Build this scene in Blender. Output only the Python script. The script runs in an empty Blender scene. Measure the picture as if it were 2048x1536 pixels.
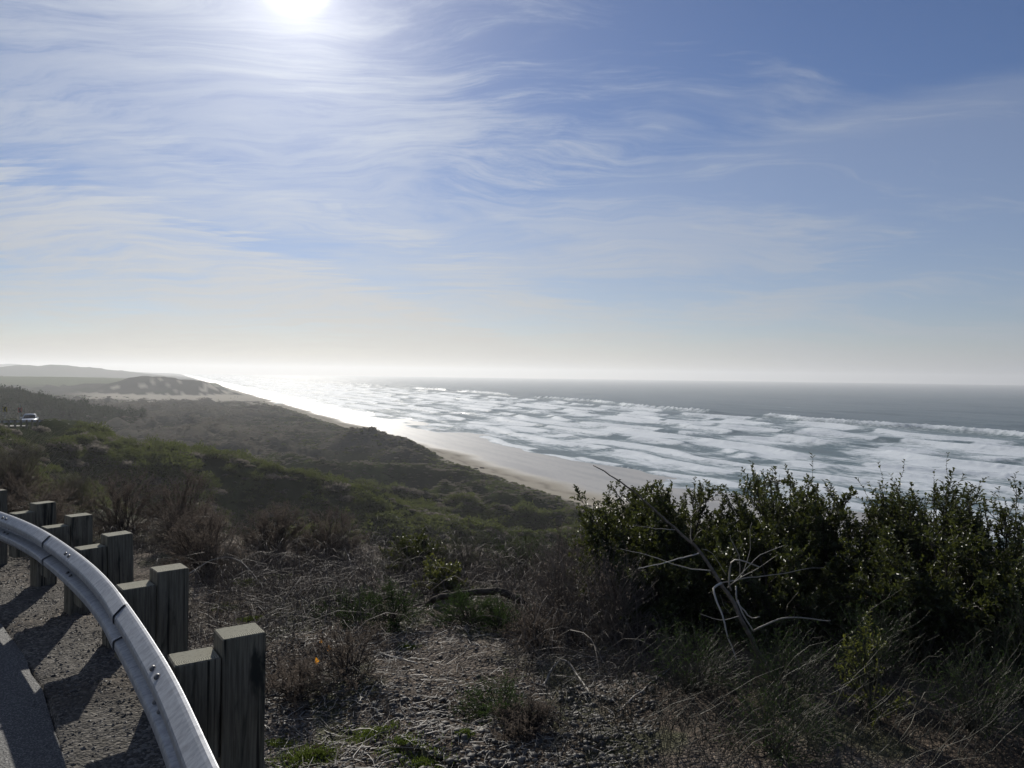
import bpy, math, random
import numpy as np
from mathutils import Matrix, Vector

# ------------------------------------------------------------------ camera, sky, sun, exposure
R = math.radians
scene = bpy.context.scene
F_PX, EYE = 1500.0, 30.0
PITCH, ROLL = R(-0.70), R(0.73)
SUN_EL, SUN_AZ = R(26.8), R(-16.4)            # azimuth measured from +Y, negative = left
SUN = Vector((math.sin(SUN_AZ) * math.cos(SUN_EL), math.cos(SUN_AZ) * math.cos(SUN_EL), math.sin(SUN_EL)))

cam = bpy.data.cameras.new('camera')
cam.lens = 36.0 * F_PX / 2048.0
cam.sensor_width = 36.0
cam.clip_start, cam.clip_end = 0.05, 40000.0
cam_ob = bpy.data.objects.new('camera', cam)
scene.collection.objects.link(cam_ob)
U_ = Vector((0, -math.sin(PITCH), math.cos(PITCH)))
FW = Vector((0, math.cos(PITCH), math.sin(PITCH)))
RT = Vector((1, 0, 0)) * math.cos(ROLL) + U_ * math.sin(ROLL)
UP = Vector((1, 0, 0)) * -math.sin(ROLL) + U_ * math.cos(ROLL)
M = Matrix((RT, UP, -FW)).transposed().to_4x4()
M.translation = Vector((0, 0, EYE))
cam_ob.matrix_world = M
scene.camera = cam_ob

sun = bpy.data.lights.new('sun', 'SUN')
sun.energy, sun.angle, sun.color = 4.3, R(0.53), (1.0, 0.95, 0.86)
sun_ob = bpy.data.objects.new('sun', sun)
sun_ob.rotation_euler = (-SUN).to_track_quat('-Z', 'Y').to_euler()
sun_ob.location = (0, 0, 60)
scene.collection.objects.link(sun_ob)

vs = scene.view_settings
vs.view_transform, vs.look, vs.exposure, vs.gamma = 'Standard', 'None', 0.0, 1.0
vs.use_curve_mapping = False
scene.display_settings.display_device = 'sRGB'
cy = scene.cycles
cy.max_bounces, cy.diffuse_bounces, cy.glossy_bounces, cy.transmission_bounces = 5, 2, 3, 3
cy.transparent_max_bounces, cy.volume_bounces = 6, 0
cy.use_denoising = True
cy.sample_clamp_indirect = 4.0
cy.caustics_reflective = cy.caustics_refractive = False


class NT:
    """small helper round a node tree"""
    def __init__(self, tree):
        self.t = tree
        tree.nodes.clear()

    def n(self, kind, **kw):
        nd = self.t.nodes.new(kind)
        for k, v in kw.items():
            if k.startswith('i_'):
                self.set(nd.inputs[k[2:].replace('_', ' ')], v)
            else:
                setattr(nd, k, v)
        return nd

    def set(self, sock, v):
        if hasattr(v, 'is_output') or isinstance(v, bpy.types.NodeSocket):
            self.t.links.new(v, sock)
        else:
            if sock.type == 'RGBA' and len(v) == 3:
                v = (*v, 1)
            sock.default_value = v

    def m(self, op, a, b=0.0, c=None, clamp=False):
        nd = self.t.nodes.new('ShaderNodeMath')
        nd.operation, nd.use_clamp = op, clamp
        self.set(nd.inputs[0], a)
        self.set(nd.inputs[1], b)
        if c is not None:
            self.set(nd.inputs[2], c)
        return nd.outputs[0]

    def vm(self, op, a, b=(0, 0, 0)):
        nd = self.t.nodes.new('ShaderNodeVectorMath')
        nd.operation = op
        self.set(nd.inputs[0], a)
        if op == 'SCALE':
            self.set(nd.inputs['Scale'], b)
        else:
            self.set(nd.inputs[1], b)
        return nd.outputs['Value'] if op in ('DOT_PRODUCT', 'LENGTH') else nd.outputs[0]

    def ss(self, x, a, b, lo=0.0, hi=1.0):
        nd = self.t.nodes.new('ShaderNodeMapRange')
        nd.interpolation_type = 'SMOOTHSTEP'
        for i, v in enumerate((x, a, b, lo, hi)):
            self.set(nd.inputs[i], v)
        return nd.outputs[0]

    def mix(self, f, a, b, blend='MIX'):
        nd = self.t.nodes.new('ShaderNodeMix')
        nd.data_type, nd.blend_type = 'RGBA', blend
        self.set(nd.inputs[0], f)
        self.set(nd.inputs[6], a)
        self.set(nd.inputs[7], b)
        return nd.outputs[2]

    def noise(self, vec, scale, detail=4.0, rough=0.55, dist=0.0, col=False):
        nd = self.t.nodes.new('ShaderNodeTexNoise')
        if vec is not None:
            self.set(nd.inputs['Vector'], vec)
        self.set(nd.inputs['Scale'], scale)
        nd.inputs['Detail'].default_value = detail
        nd.inputs['Roughness'].default_value = rough
        nd.inputs['Distortion'].default_value = dist
        return nd.outputs['Color' if col else 'Fac']

    def mapping(self, vec, loc=(0, 0, 0), rot=(0, 0, 0), sc=(1, 1, 1)):
        nd = self.t.nodes.new('ShaderNodeMapping')
        self.set(nd.inputs[0], vec)
        nd.inputs[1].default_value, nd.inputs[2].default_value, nd.inputs[3].default_value = loc, rot, sc
        return nd.outputs[0]


world = bpy.data.worlds.new('World')
scene.world = world
world.use_nodes = True
W = NT(world.node_tree)
SKY_STRENGTH = 0.1
d = W.n('ShaderNodeTexCoord').outputs['Generated']
d = W.vm('NORMALIZE', d)
sep = W.n('ShaderNodeSeparateXYZ', i_Vector=d)
dz = W.m('MAXIMUM', sep.outputs[2], 0.004)
dup_ = W.n('ShaderNodeCombineXYZ', i_X=sep.outputs[0], i_Y=sep.outputs[1], i_Z=dz).outputs[0]
sky = W.n('ShaderNodeTexSky', sky_type='NISHITA', sun_disc=False, sun_elevation=SUN_EL, sun_rotation=SUN_AZ % (2 * math.pi),
          altitude=0.0, air_density=1.0, dust_density=0.12, ozone_density=2.6)
W.set(sky.inputs[0], dup_)
hs = W.n('ShaderNodeHueSaturation', i_Saturation=1.10, i_Value=0.56, i_Color=sky.outputs[0])
sky_col = W.vm('MULTIPLY', hs.outputs[0], (0.88, 0.90, 1.12))
# cirrus sheet: direction -> point on a high cloud layer
inv = W.m('DIVIDE', 1.0, W.m('ADD', dz, 0.10))
px = W.m('MULTIPLY', sep.outputs[0], inv)
py = W.m('MULTIPLY', sep.outputs[1], inv)
P = W.n('ShaderNodeCombineXYZ', i_X=px, i_Y=py, i_Z=0.0).outputs[0]
w1 = W.vm('SCALE', W.vm('SUBTRACT', W.noise(P, 0.62, 3, 0.5, 0, True), (0.5, 0.5, 0.5)), 1.7)
w2 = W.vm('SCALE', W.vm('SUBTRACT', W.noise(P, 2.6, 3, 0.5, 0, True), (0.5, 0.5, 0.5)), 0.10)
Pw = W.vm('ADD', W.vm('ADD', P, w1), w2)
streak = W.noise(W.mapping(Pw, (3.1, 1.7, 0), (0, 0, R(22)), (0.62, 2.0, 1)), 1.8, 12, 0.64)
fine = W.noise(W.mapping(Pw, (0, 4.3, 0), (0, 0, R(-24)), (1.0, 5.0, 1)), 2.4, 14, 0.72)
bank = W.noise(W.mapping(Pw, (8.3, 2.9, 0), (0, 0, R(-32)), (0.5, 1.0, 1)), 1.1, 9, 0.58)
az_ = W.m('DIVIDE', sep.outputs[0], W.m('MAXIMUM', sep.outputs[1], 0.05))
el_ = dz
cov = W.m('MULTIPLY', W.ss(az_, -0.20, 0.55, 0.74, 0.44), W.ss(W.m('ADD', el_, W.m('MULTIPLY', az_, 0.35)), 0.26, 0.62, 1.0, 0.45))
cirrus = W.m('ADD', W.m('MULTIPLY', streak, 0.52), W.m('MULTIPLY', fine, 0.48))
thr = W.m('SUBTRACT', 0.60, W.m('MULTIPLY', cov, 0.26))
dens1 = W.ss(cirrus, thr, W.m('ADD', thr, 0.27), 0.0, W.m('ADD', 0.36, W.m('MULTIPLY', cov, 0.48)))
bank_d = W.ss(W.m('ADD', bank, W.m('MULTIPLY', cov, 0.20)), 0.56, 0.70, 0.0, 0.66)
bank_d = W.m('MULTIPLY', bank_d, W.ss(fine, 0.30, 0.55, 0.45, 1.0))
ragged = W.m('MULTIPLY', W.m('SUBTRACT', W.noise(W.mapping(P, (1.3, 0.4, 0), (0, 0, R(-4)), (0.8, 5.5, 1)), 1.6, 9, 0.62), 0.5), 1.5)


def front(x0, y0, nx, ny, wid, lo_, hi_):
    dl = W.m('ADD', W.m('MULTIPLY', W.m('SUBTRACT', px, x0), nx), W.m('MULTIPLY', W.m('SUBTRACT', py, y0), ny))
    dl = W.m('ADD', dl, ragged)
    body = W.m('MULTIPLY', W.m('MULTIPLY', W.ss(dl, 0.0, 0.22), W.ss(dl, 0.1, wid, hi_, 0.05)), W.ss(cirrus, 0.34, 0.60, 0.30, 1.0))
    clear = W.m('MULTIPLY', W.ss(dl, -0.75, -0.05, 0.0, lo_), W.ss(dl, -0.02, 0.12, 1.0, 0.0))
    return body, clear


fa_, fca = front(-1.50, 2.85, -0.929, 0.371, 2.2, 0.75, 0.80)
fb_, fcb = front(-0.60, 3.15, -0.855, 0.519, 0.9, 0.6, 0.38)
dens1 = W.m('MULTIPLY', dens1, W.m('MULTIPLY', W.m('SUBTRACT', 1.0, fca), W.m('SUBTRACT', 1.0, fcb)))
bank_d = W.m('SUBTRACT', 1.0, W.m('MULTIPLY', W.m('SUBTRACT', 1.0, W.m('MULTIPLY', bank_d, 0.6)), W.m('MULTIPLY', W.m('SUBTRACT', 1.0, fa_), W.m('SUBTRACT', 1.0, fb_))))
veil_line = W.m('ADD', py, W.m('MULTIPLY', px, 0.9))
veil = W.ss(W.m('ADD', veil_line, W.m('MULTIPLY', streak, 0.5)), 3.1, 3.4, 0.03, 0.25)
low = W.ss(dz, 0.0, 0.060, 0.66, 0.0)
dens = W.m('SUBTRACT', 1.0, W.m('MULTIPLY', W.m('MULTIPLY', W.m('SUBTRACT', 1.0, dens1), W.m('SUBTRACT', 1.0, bank_d)),
           W.m('MULTIPLY', W.m('SUBTRACT', 1.0, veil), W.m('SUBTRACT', 1.0, low))))
cosang = W.vm('DOT_PRODUCT', d, tuple(SUN))
ang = W.m('MULTIPLY', W.m('ARCCOSINE', W.m('MINIMUM', cosang, 0.999999)), 180 / math.pi)
# light scattered forward by thin cloud
fwd = W.m('ADD', 0.385, W.m('MULTIPLY', 0.36, W.m('EXPONENT', W.m('DIVIDE', ang, -26.0))))
lowwarm = W.m('MULTIPLY', W.ss(dz, 0.02, 0.24, 1.0, 0.0), W.ss(ang, 24.0, 58.0, 1.0, 0.0))
ccol = W.mix(lowwarm, (0.92, 1.0, 1.14), (1.07, 1.035, 0.965))
ccol = W.vm('SCALE', ccol, W.m('DIVIDE', fwd, SKY_STRENGTH))
col = W.mix(dens, sky_col, ccol)
e1 = W.m('EXPONENT', W.m('MULTIPLY', W.m('POWER', W.m('DIVIDE', ang, 1.25), 2.0), -1.0))
g = W.m('ADD', W.m('MULTIPLY', e1, 6.0),
        W.m('ADD', W.m('MULTIPLY', W.m('EXPONENT', W.m('DIVIDE', ang, -3.2)), 0.85),
            W.m('MULTIPLY', W.m('EXPONENT', W.m('DIVIDE', ang, -9.0)), 0.24)))
glow = W.vm('SCALE', (1.0, 0.95, 0.84), W.m('DIVIDE', g, SKY_STRENGTH))
col = W.vm('ADD', col, glow)
bg = W.n('ShaderNodeBackground', i_Color=col, i_Strength=SKY_STRENGTH)
wo = W.n('ShaderNodeOutputWorld')
W.set(wo.inputs[0], bg.outputs[0])

# ------------------------------------------------------------------ helpers
rng = np.random.default_rng(7)
COL = scene.collection


def ray(u, v):
    x, y = (u - 1024) / F_PX, -(v - 768) / F_PX
    q = RT * x + UP * y + FW
    return q / q.y                                   # scaled so that its forward (Y) part is 1


def at(u, v, Y):
    q = ray(u, v) * Y
    return np.array([q.x, q.y, q.z + EYE])


def hash2(ix, iy, seed):
    h = (ix.astype(np.int64) * 374761393 + iy.astype(np.int64) * 668265263 + seed * 974711) & 0x7fffffff
    h = ((h ^ (h >> 13)) * 1274126177) & 0x7fffffff
    return (h ^ (h >> 16)) & 0xffff


def noise2(x, y, seed=0):
    x, y = np.asarray(x, float), np.asarray(y, float)
    ix, iy = np.floor(x), np.floor(y)
    fx, fy = x - ix, y - iy
    ix, iy = ix.astype(np.int64), iy.astype(np.int64)

    def gr(a, b, dx, dy):
        th = hash2(a, b, seed) * (2 * math.pi / 65536)
        return np.cos(th) * dx + np.sin(th) * dy
    sx, sy = fx * fx * fx * (fx * (fx * 6 - 15) + 10), fy * fy * fy * (fy * (fy * 6 - 15) + 10)
    a = gr(ix, iy, fx, fy) * (1 - sx) + gr(ix + 1, iy, fx - 1, fy) * sx
    b = gr(ix, iy + 1, fx, fy - 1) * (1 - sx) + gr(ix + 1, iy + 1, fx - 1, fy - 1) * sx
    return (a * (1 - sy) + b * sy) * 1.5


def fbm(x, y, seed=0, octv=4, gain=0.5):
    s, a, f = 0, 1.0, 1.0
    for k in range(octv):
        s = s + a * noise2(x * f + 13.7 * k, y * f - 7.1 * k, seed + k)
        a, f = a * gain, f * 2.03
    return s


def sstep(x, a, b):
    t = np.clip((x - a) / (b - a), 0, 1)
    return t * t * (3 - 2 * t)


def smax(a, b, k):
    h = np.clip(0.5 + 0.5 * (a - b) / k, 0, 1)
    return b + (a - b) * h + k * h * (1 - h)


def mesh(name, V, faces, mats=None, mat_idx=None, smooth=True):
    """faces: list of int arrays, (n,3) or (n,4)"""
    me = bpy.data.meshes.new(name)
    V = np.ascontiguousarray(V, np.float32)
    faces = [np.asarray(f, np.int32) for f in faces if len(f)]
    me.vertices.add(len(V))
    me.vertices.foreach_set('co', V.ravel())
    nl = sum(f.size for f in faces)
    npoly = sum(len(f) for f in faces)
    me.loops.add(nl)
    me.polygons.add(npoly)
    me.loops.foreach_set('vertex_index', np.concatenate([f.ravel() for f in faces]).astype(np.int32))
    tot = np.concatenate([np.full(len(f), f.shape[1], np.int32) for f in faces])
    st = np.concatenate([[0], np.cumsum(tot)[:-1]]).astype(np.int32)
    me.polygons.foreach_set('loop_start', st)
    me.polygons.foreach_set('loop_total', tot)
    for m_ in (mats if isinstance(mats, (list, tuple)) else [mats]):
        if m_ is not None:
            me.materials.append(m_)
    if mat_idx is not None:
        me.polygons.foreach_set('material_index', np.asarray(mat_idx, np.int32))
    me.polygons.foreach_set('use_smooth', np.full(npoly, smooth, bool))
    me.update(calc_edges=True)
    return me


def attr(me, name, data, kind='FLOAT'):
    a = me.attributes.new(name, kind, 'POINT')
    data = np.ascontiguousarray(data, np.float32)
    a.data.foreach_set('color' if kind == 'FLOAT_COLOR' else 'vector' if kind == 'FLOAT_VECTOR' else 'value', data.ravel())


def obj(name, me, parent=None, loc=None, label=None, cat=None, group=None, kind=None):
    o = bpy.data.objects.new(name, me)
    COL.objects.link(o)
    if parent is not None:
        o.parent = parent
    if loc is not None:
        o.location = tuple(loc)
    for k, v in (('label', label), ('category', cat), ('group', group), ('kind', kind)):
        if v:
            o[k] = v
    return o


def tubes(pts, rad, sides=3, cap=False):
    """pts (N,K,3), rad (N,K) -> verts, quads"""
    N, K, _ = pts.shape
    tan = np.gradient(pts, axis=1)
    tan /= np.linalg.norm(tan, axis=2, keepdims=True) + 1e-9
    ref = np.where(np.abs(tan[..., 2:3]) > 0.9, np.array([1.0, 0, 0]), np.array([0, 0, 1.0]))
    a = np.cross(tan, ref)
    a /= np.linalg.norm(a, axis=2, keepdims=True) + 1e-9
    b = np.cross(tan, a)
    th = np.arange(sides) * 2 * math.pi / sides
    ring = a[:, :, None, :] * np.cos(th)[None, None, :, None] + b[:, :, None, :] * np.sin(th)[None, None, :, None]
    V = pts[:, :, None, :] + ring * rad[:, :, None, None]
    idx = np.arange(N * K * sides).reshape(N, K, sides)
    nx = np.roll(idx, -1, axis=2)
    Q = np.stack([idx[:, :-1], nx[:, :-1], nx[:, 1:], idx[:, 1:]], -1).reshape(-1, 4)
    return V.reshape(-1, 3), Q


def leaves(p, dirn, nrm, ln, wd, fold=0.18, droop=0.15, thin=False):
    """folded leaf of four triangles; p base points (N,3)"""
    N = len(p)
    dirn = dirn / (np.linalg.norm(dirn, axis=1, keepdims=True) + 1e-9)
    side = np.cross(dirn, nrm)
    side /= np.linalg.norm(side, axis=1, keepdims=True) + 1e-9
    up = np.cross(side, dirn)
    ln, wd = ln[:, None], wd[:, None]
    m = p + dirn * ln * 0.58 + up * wd * 0.0
    l_ = p + dirn * ln * 0.55 + side * wd * 0.5 + up * wd * fold
    r_ = p + dirn * ln * 0.55 - side * wd * 0.5 + up * wd * fold
    t = p + dirn * ln - up * ln * droop
    if thin:
        V = np.stack([p, l_, t, r_], 1).reshape(-1, 3)
        b = np.arange(N)[:, None] * 4
        return V, np.concatenate([b + [0, 1, 2], b + [0, 2, 3]])
    V = np.stack([p, l_, m, r_, t], 1).reshape(-1, 3)
    b = np.arange(N)[:, None] * 5
    T = np.concatenate([b + [0, 1, 2], b + [0, 2, 3], b + [1, 4, 2], b + [2, 4, 3]])
    return V, T


def unit(v):
    return v / (np.linalg.norm(v, axis=-1, keepdims=True) + 1e-9)


def curve_pts(a, b, K, bend, seed_rng):
    """(N,3) ends -> (N,K,3) bent polylines; bend = sideways bulge as a share of the length"""
    N = len(a)
    t = np.linspace(0, 1, K)[None, :, None]
    L = np.linalg.norm(b - a, axis=1)[:, None, None]
    side = seed_rng.normal(size=(N, 1, 3))
    w = seed_rng.normal(size=(N, K, 3)) * 0.02 * L
    w[:, 0] = 0
    return a[:, None] * (1 - t) + b[:, None] * t + side * bend * L * (4 * t * (1 - t)) + w


# ------------------------------------------------------------------ materials
def new_mat(name):
    m_ = bpy.data.materials.new(name)
    m_.use_nodes = True
    nt = NT(m_.node_tree)
    out = nt.n('ShaderNodeOutputMaterial')
    return m_, nt, out


def bsdf(nt, out, color, rough=0.8, spec=0.3, normal=None, metal=0.0):
    b = nt.n('ShaderNodeBsdfPrincipled')
    nt.set(b.inputs['Base Color'], color)
    nt.set(b.inputs['Roughness'], rough)
    nt.set(b.inputs['Specular IOR Level'], spec)
    nt.set(b.inputs['Metallic'], metal)
    if normal is not None:
        nt.set(b.inputs['Normal'], normal)
    nt.set(out.inputs[0], b.outputs[0])
    return b


def bump(nt, h, strength=0.5, dist=0.02):
    b = nt.n('ShaderNodeBump', i_Strength=strength, i_Distance=dist, i_Height=h)
    return b.outputs[0]


def simple(name, c1, c2, scale=20, rough=0.8, spec=0.3, bmp=0.0, bdist=0.01, stretch=(1, 1, 1), metal=0.0):
    m_, nt, out = new_mat(name)
    co = nt.n('ShaderNodeTexCoord').outputs['Object']
    co = nt.mapping(co, sc=stretch)
    f = nt.noise(co, scale, 5, 0.6)
    c = nt.mix(nt.ss(f, 0.3, 0.7), c1, c2)
    bsdf(nt, out, c, rough, spec, bump(nt, f, bmp, bdist) if bmp else None, metal)
    return m_


def leafmat(name, c1, c2, trans, tfac=0.3, rough=0.38, spec=0.5):
    """per-leaf tint attribute, thin leaf that lets some light through"""
    m_, nt, out = new_mat(name)
    t = nt.n('ShaderNodeAttribute', attribute_name='tint').outputs['Fac']
    oi = nt.n('ShaderNodeObjectInfo').outputs['Random']
    c = nt.mix(nt.m('MULTIPLY', nt.m('ADD', t, oi), 0.5), c1, c2)
    b = nt.n('ShaderNodeBsdfPrincipled', i_Base_Color=c, i_Roughness=rough)
    nt.set(b.inputs['Specular IOR Level'], spec)
    tr = nt.n('ShaderNodeBsdfTranslucent', i_Color=nt.mix(t, trans, tuple(x * 0.6 for x in trans)))
    mx = nt.n('ShaderNodeMixShader', i_Fac=tfac)
    nt.set(mx.inputs[1], b.outputs[0])
    nt.set(mx.inputs[2], tr.outputs[0])
    nt.set(out.inputs[0], mx.outputs[0])
    return m_


def stemmat(name, c1, c2, rough=0.6, spec=0.3):
    m_, nt, out = new_mat(name)
    t = nt.n('ShaderNodeAttribute', attribute_name='tint').outputs['Fac']
    co = nt.n('ShaderNodeTexCoord').outputs['Object']
    f = nt.noise(co, 45, 3, 0.6)
    c = nt.mix(nt.m('ADD', nt.m('MULTIPLY', t, 0.8), nt.m('MULTIPLY', f, 0.2)), c1, c2)
    bsdf(nt, out, c, rough, spec)
    return m_


# terrain: colour comes with the sheet (what grows or lies there, shade painted into dune folds), grain from noise
m_ground, nt, out = new_mat('ground')
co = nt.n('ShaderNodeTexCoord').outputs['Object']
gc = nt.n('ShaderNodeAttribute', attribute_name='cover').outputs['Color']
wet = nt.n('ShaderNodeAttribute', attribute_name='wet').outputs['Fac']
sandf = nt.n('ShaderNodeAttribute', attribute_name='sand').outputs['Fac']
near = nt.n('ShaderNodeAttribute', attribute_name='near').outputs['Fac']
n_f = nt.noise(co, 55, 5, 0.65)
n_m = nt.noise(co, 0.9, 6, 0.62)
n_l = nt.noise(co, 0.12, 5, 0.6)
var = nt.m('ADD', nt.m('MULTIPLY', n_m, 0.9), nt.m('MULTIPLY', n_l, 0.7))
var = nt.m('ADD', 0.32, var)
var = nt.m('ADD', nt.m('MULTIPLY', nt.m('SUBTRACT', var, 1.0), nt.m('SUBTRACT', 1.0, nt.m('MULTIPLY', sandf, 0.75))), 1.0)
fv = nt.m('ADD', 0.45, nt.m('MULTIPLY', n_f, 1.1))
var = nt.m('MULTIPLY', var, nt.m('ADD', nt.m('MULTIPLY', near, nt.m('SUBTRACT', fv, 1.0)), 1.0))
gcol = nt.vm('SCALE', gc, var)
vst = nt.n('ShaderNodeTexVoronoi', i_Scale=62.0, i_Vector=co)
cell = nt.n('ShaderNodeSeparateXYZ', i_Vector=vst.outputs['Color']).outputs[0]
stf = nt.m('MULTIPLY', near, nt.ss(nt.noise(co, 2.2, 3, 0.6), 0.35, 0.55))
gcol = nt.vm('SCALE', gcol, nt.m('ADD', 1.0, nt.m('MULTIPLY', stf, nt.m('SUBTRACT', nt.m('MULTIPLY', nt.m('POWER', cell, 2.0), 1.7), 0.35))))
hgt = nt.m('ADD', nt.m('MULTIPLY', n_m, 0.5), nt.m('MULTIPLY', nt.m('SUBTRACT', nt.m('MULTIPLY', n_f, 0.02), nt.m('MULTIPLY', vst.outputs['Distance'], 0.035)), near))
bst = nt.m('MULTIPLY', nt.m('SUBTRACT', 1.0, sandf), 0.7)
bmp_ = nt.n('ShaderNodeBump', i_Strength=bst, i_Distance=0.5, i_Height=hgt).outputs[0]
rgh = nt.m('ADD', nt.m('MULTIPLY', wet, -0.52), 0.92)
bsdf(nt, out, gcol, rgh, nt.m('ADD', nt.m('MULTIPLY', near, 0.12), nt.m('MULTIPLY', wet, 0.28)), bmp_)

# sea
COAST = math.atan2(0.46, 1.0)                      # coast runs 24.7 deg left of the view
m_sea, nt, out = new_mat('sea_water')
co = nt.n('ShaderNodeTexCoord').outputs['Object']
foam_a = nt.n('ShaderNodeAttribute', attribute_name='foam').outputs['Fac']
edge_a = nt.n('ShaderNodeAttribute', attribute_name='edge').outputs['Fac']
al = nt.mapping(co, rot=(0, 0, -COAST), sc=(1, 1, 1))
lace = nt.noise(nt.mapping(al, sc=(1.0, 0.38, 1)), 0.16, 10, 0.72, 0.8)
lace2 = nt.noise(nt.mapping(al, sc=(1.0, 0.55, 1)), 0.55, 6, 0.66, 0.4)
lc = nt.m('ADD', nt.m('MULTIPLY', lace, 0.62), nt.m('MULTIPLY', lace2, 0.38))
th = nt.m('SUBTRACT', 0.79, nt.m('MULTIPLY', foam_a, 0.42))
fm = nt.ss(lc, nt.m('SUBTRACT', th, 0.10), nt.m('ADD', th, 0.15))
fm = nt.m('MAXIMUM', fm, edge_a)
wcol = nt.mix(nt.ss(foam_a, 0.1, 0.8), (0.010, 0.040, 0.052), (0.045, 0.105, 0.115))
wav = nt.m('ADD', nt.m('ADD', nt.m('MULTIPLY', nt.noise(nt.mapping(al, sc=(1, 0.30, 1)), 0.09, 4, 0.6), 3.0), nt.m('MULTIPLY', nt.noise(nt.mapping(al, sc=(1, 0.45, 1)), 0.35, 6, 0.6), 1.0)),
           nt.m('MULTIPLY', nt.noise(nt.mapping(al, sc=(1, 0.6, 1)), 1.8, 4, 0.6), 0.28))
wb = nt.n('ShaderNodeBump', i_Strength=0.55, i_Distance=0.8, i_Height=wav).outputs[0]
fb = nt.n('ShaderNodeBump', i_Strength=0.8, i_Distance=0.7, i_Height=nt.m('ADD', lc, nt.m('MULTIPLY', wav, 0.4))).outputs[0]
b1 = nt.n('ShaderNodeBsdfPrincipled', i_Base_Color=wcol, i_Roughness=0.24, i_Normal=wb)
b1.inputs['Specular IOR Level'].default_value = 0.22
b2 = nt.n('ShaderNodeBsdfPrincipled', i_Base_Color=(0.64, 0.68, 0.71), i_Roughness=0.75, i_Normal=fb)
b2.inputs['Specular IOR Level'].default_value = 0.15
b0 = nt.n('ShaderNodeBsdfDiffuse', i_Color=nt.mix(0.5, wcol, (0.23, 0.275, 0.295)), i_Normal=wb)
mw = nt.n('ShaderNodeMixShader', i_Fac=0.60)
nt.set(mw.inputs[1], b1.outputs[0])
nt.set(mw.inputs[2], b0.outputs[0])
mx = nt.n('ShaderNodeMixShader', i_Fac=nt.m('MULTIPLY', fm, 0.93))
nt.set(mx.inputs[1], mw.outputs[0])
nt.set(mx.inputs[2], b2.outputs[0])
nt.set(out.inputs[0], mx.outputs[0])

m_pond = simple('still_water', (0.02, 0.03, 0.035), (0.03, 0.04, 0.045), 0.05, 0.12, 0.5, 0.05, 0.2)

# road
m_road, nt, out = new_mat('asphalt')
co = nt.n('ShaderNodeTexCoord').outputs['Object']
vo = nt.n('ShaderNodeTexVoronoi', i_Scale=90.0, i_Vector=co)
f1 = nt.noise(co, 140, 3, 0.7)
f2 = nt.noise(co, 1.3, 4, 0.6)
c = nt.mix(nt.ss(f1, 0.35, 0.7), (0.032, 0.032, 0.033), (0.105, 0.103, 0.100))
vc = nt.n('ShaderNodeTexVoronoi', i_Scale=150.0, i_Vector=co)
chip = nt.m('GREATER_THAN', nt.n('ShaderNodeSeparateXYZ', i_Vector=vc.outputs['Color']).outputs[0], 0.80)
c = nt.mix(nt.m('MULTIPLY', chip, 0.8), c, (0.20, 0.195, 0.185))
c = nt.mix(nt.m('MULTIPLY', nt.ss(f2, 0.4, 0.7), 0.35), c, (0.07, 0.07, 0.068))
bsdf(nt, out, c, 0.72, 0.35, bump(nt, nt.m('ADD', vo.outputs['Distance'], nt.m('MULTIPLY', f1, 0.5)), 0.9, 0.006))

# weathered treated timber
m_wood, nt, out = new_mat('weathered_timber')
co = nt.n('ShaderNodeTexCoord').outputs['Object']
oi = nt.n('ShaderNodeObjectInfo').outputs['Random']
cs = nt.vm('ADD', co, nt.n('ShaderNodeCombineXYZ', i_X=nt.m('MULTIPLY', oi, 9.0), i_Y=nt.m('MULTIPLY', oi, 5.0), i_Z=nt.m('MULTIPLY', oi, 3.0)).outputs[0])
gr = nt.noise(nt.mapping(cs, sc=(1, 1, 0.045)), 90, 5, 0.65)
st = nt.noise(nt.mapping(cs, sc=(1, 1, 0.22)), 11, 5, 0.6, 0.5)
c = nt.mix(nt.ss(gr, 0.3, 0.7), (0.100, 0.090, 0.066), (0.225, 0.200, 0.150))
c = nt.mix(nt.ss(st, 0.52, 0.68), c, (0.035, 0.036, 0.030))
ck = nt.ss(nt.noise(nt.mapping(cs, sc=(1, 1, 0.02)), 34, 2, 0.5), 0.655, 0.69)
c = nt.mix(nt.m('MULTIPLY', ck, 0.85), c, (0.012, 0.011, 0.010))
bsdf(nt, out, c, 0.85, 0.15, bump(nt, gr, 0.6, 0.004))
m_endgrain, nt, out = new_mat('end_grain')
co = nt.n('ShaderNodeTexCoord').outputs['Object']
oi = nt.n('ShaderNodeObjectInfo').outputs['Random']
sp = nt.n('ShaderNodeSeparateXYZ', i_Vector=co)
cc = nt.n('ShaderNodeCombineXYZ', i_X=nt.m('ADD', sp.outputs[0], nt.m('MULTIPLY', oi, 0.08)), i_Y=nt.m('ADD', sp.outputs[1], 0.05), i_Z=0.0).outputs[0]
rw = nt.n('ShaderNodeTexWave', wave_type='RINGS', rings_direction='Z', i_Vector=cc, i_Scale=38.0, i_Distortion=2.0, i_Detail=3.0)
fn = nt.noise(co, 60, 5, 0.65)
c = nt.mix(rw.outputs['Fac'], (0.17, 0.165, 0.125), (0.36, 0.34, 0.26))
c = nt.mix(nt.ss(fn, 0.5, 0.75), c, (0.12, 0.115, 0.085))
bsdf(nt, out, c, 0.85, 0.15, bump(nt, nt.m('ADD', rw.outputs['Fac'], fn), 0.5, 0.003))

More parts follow.
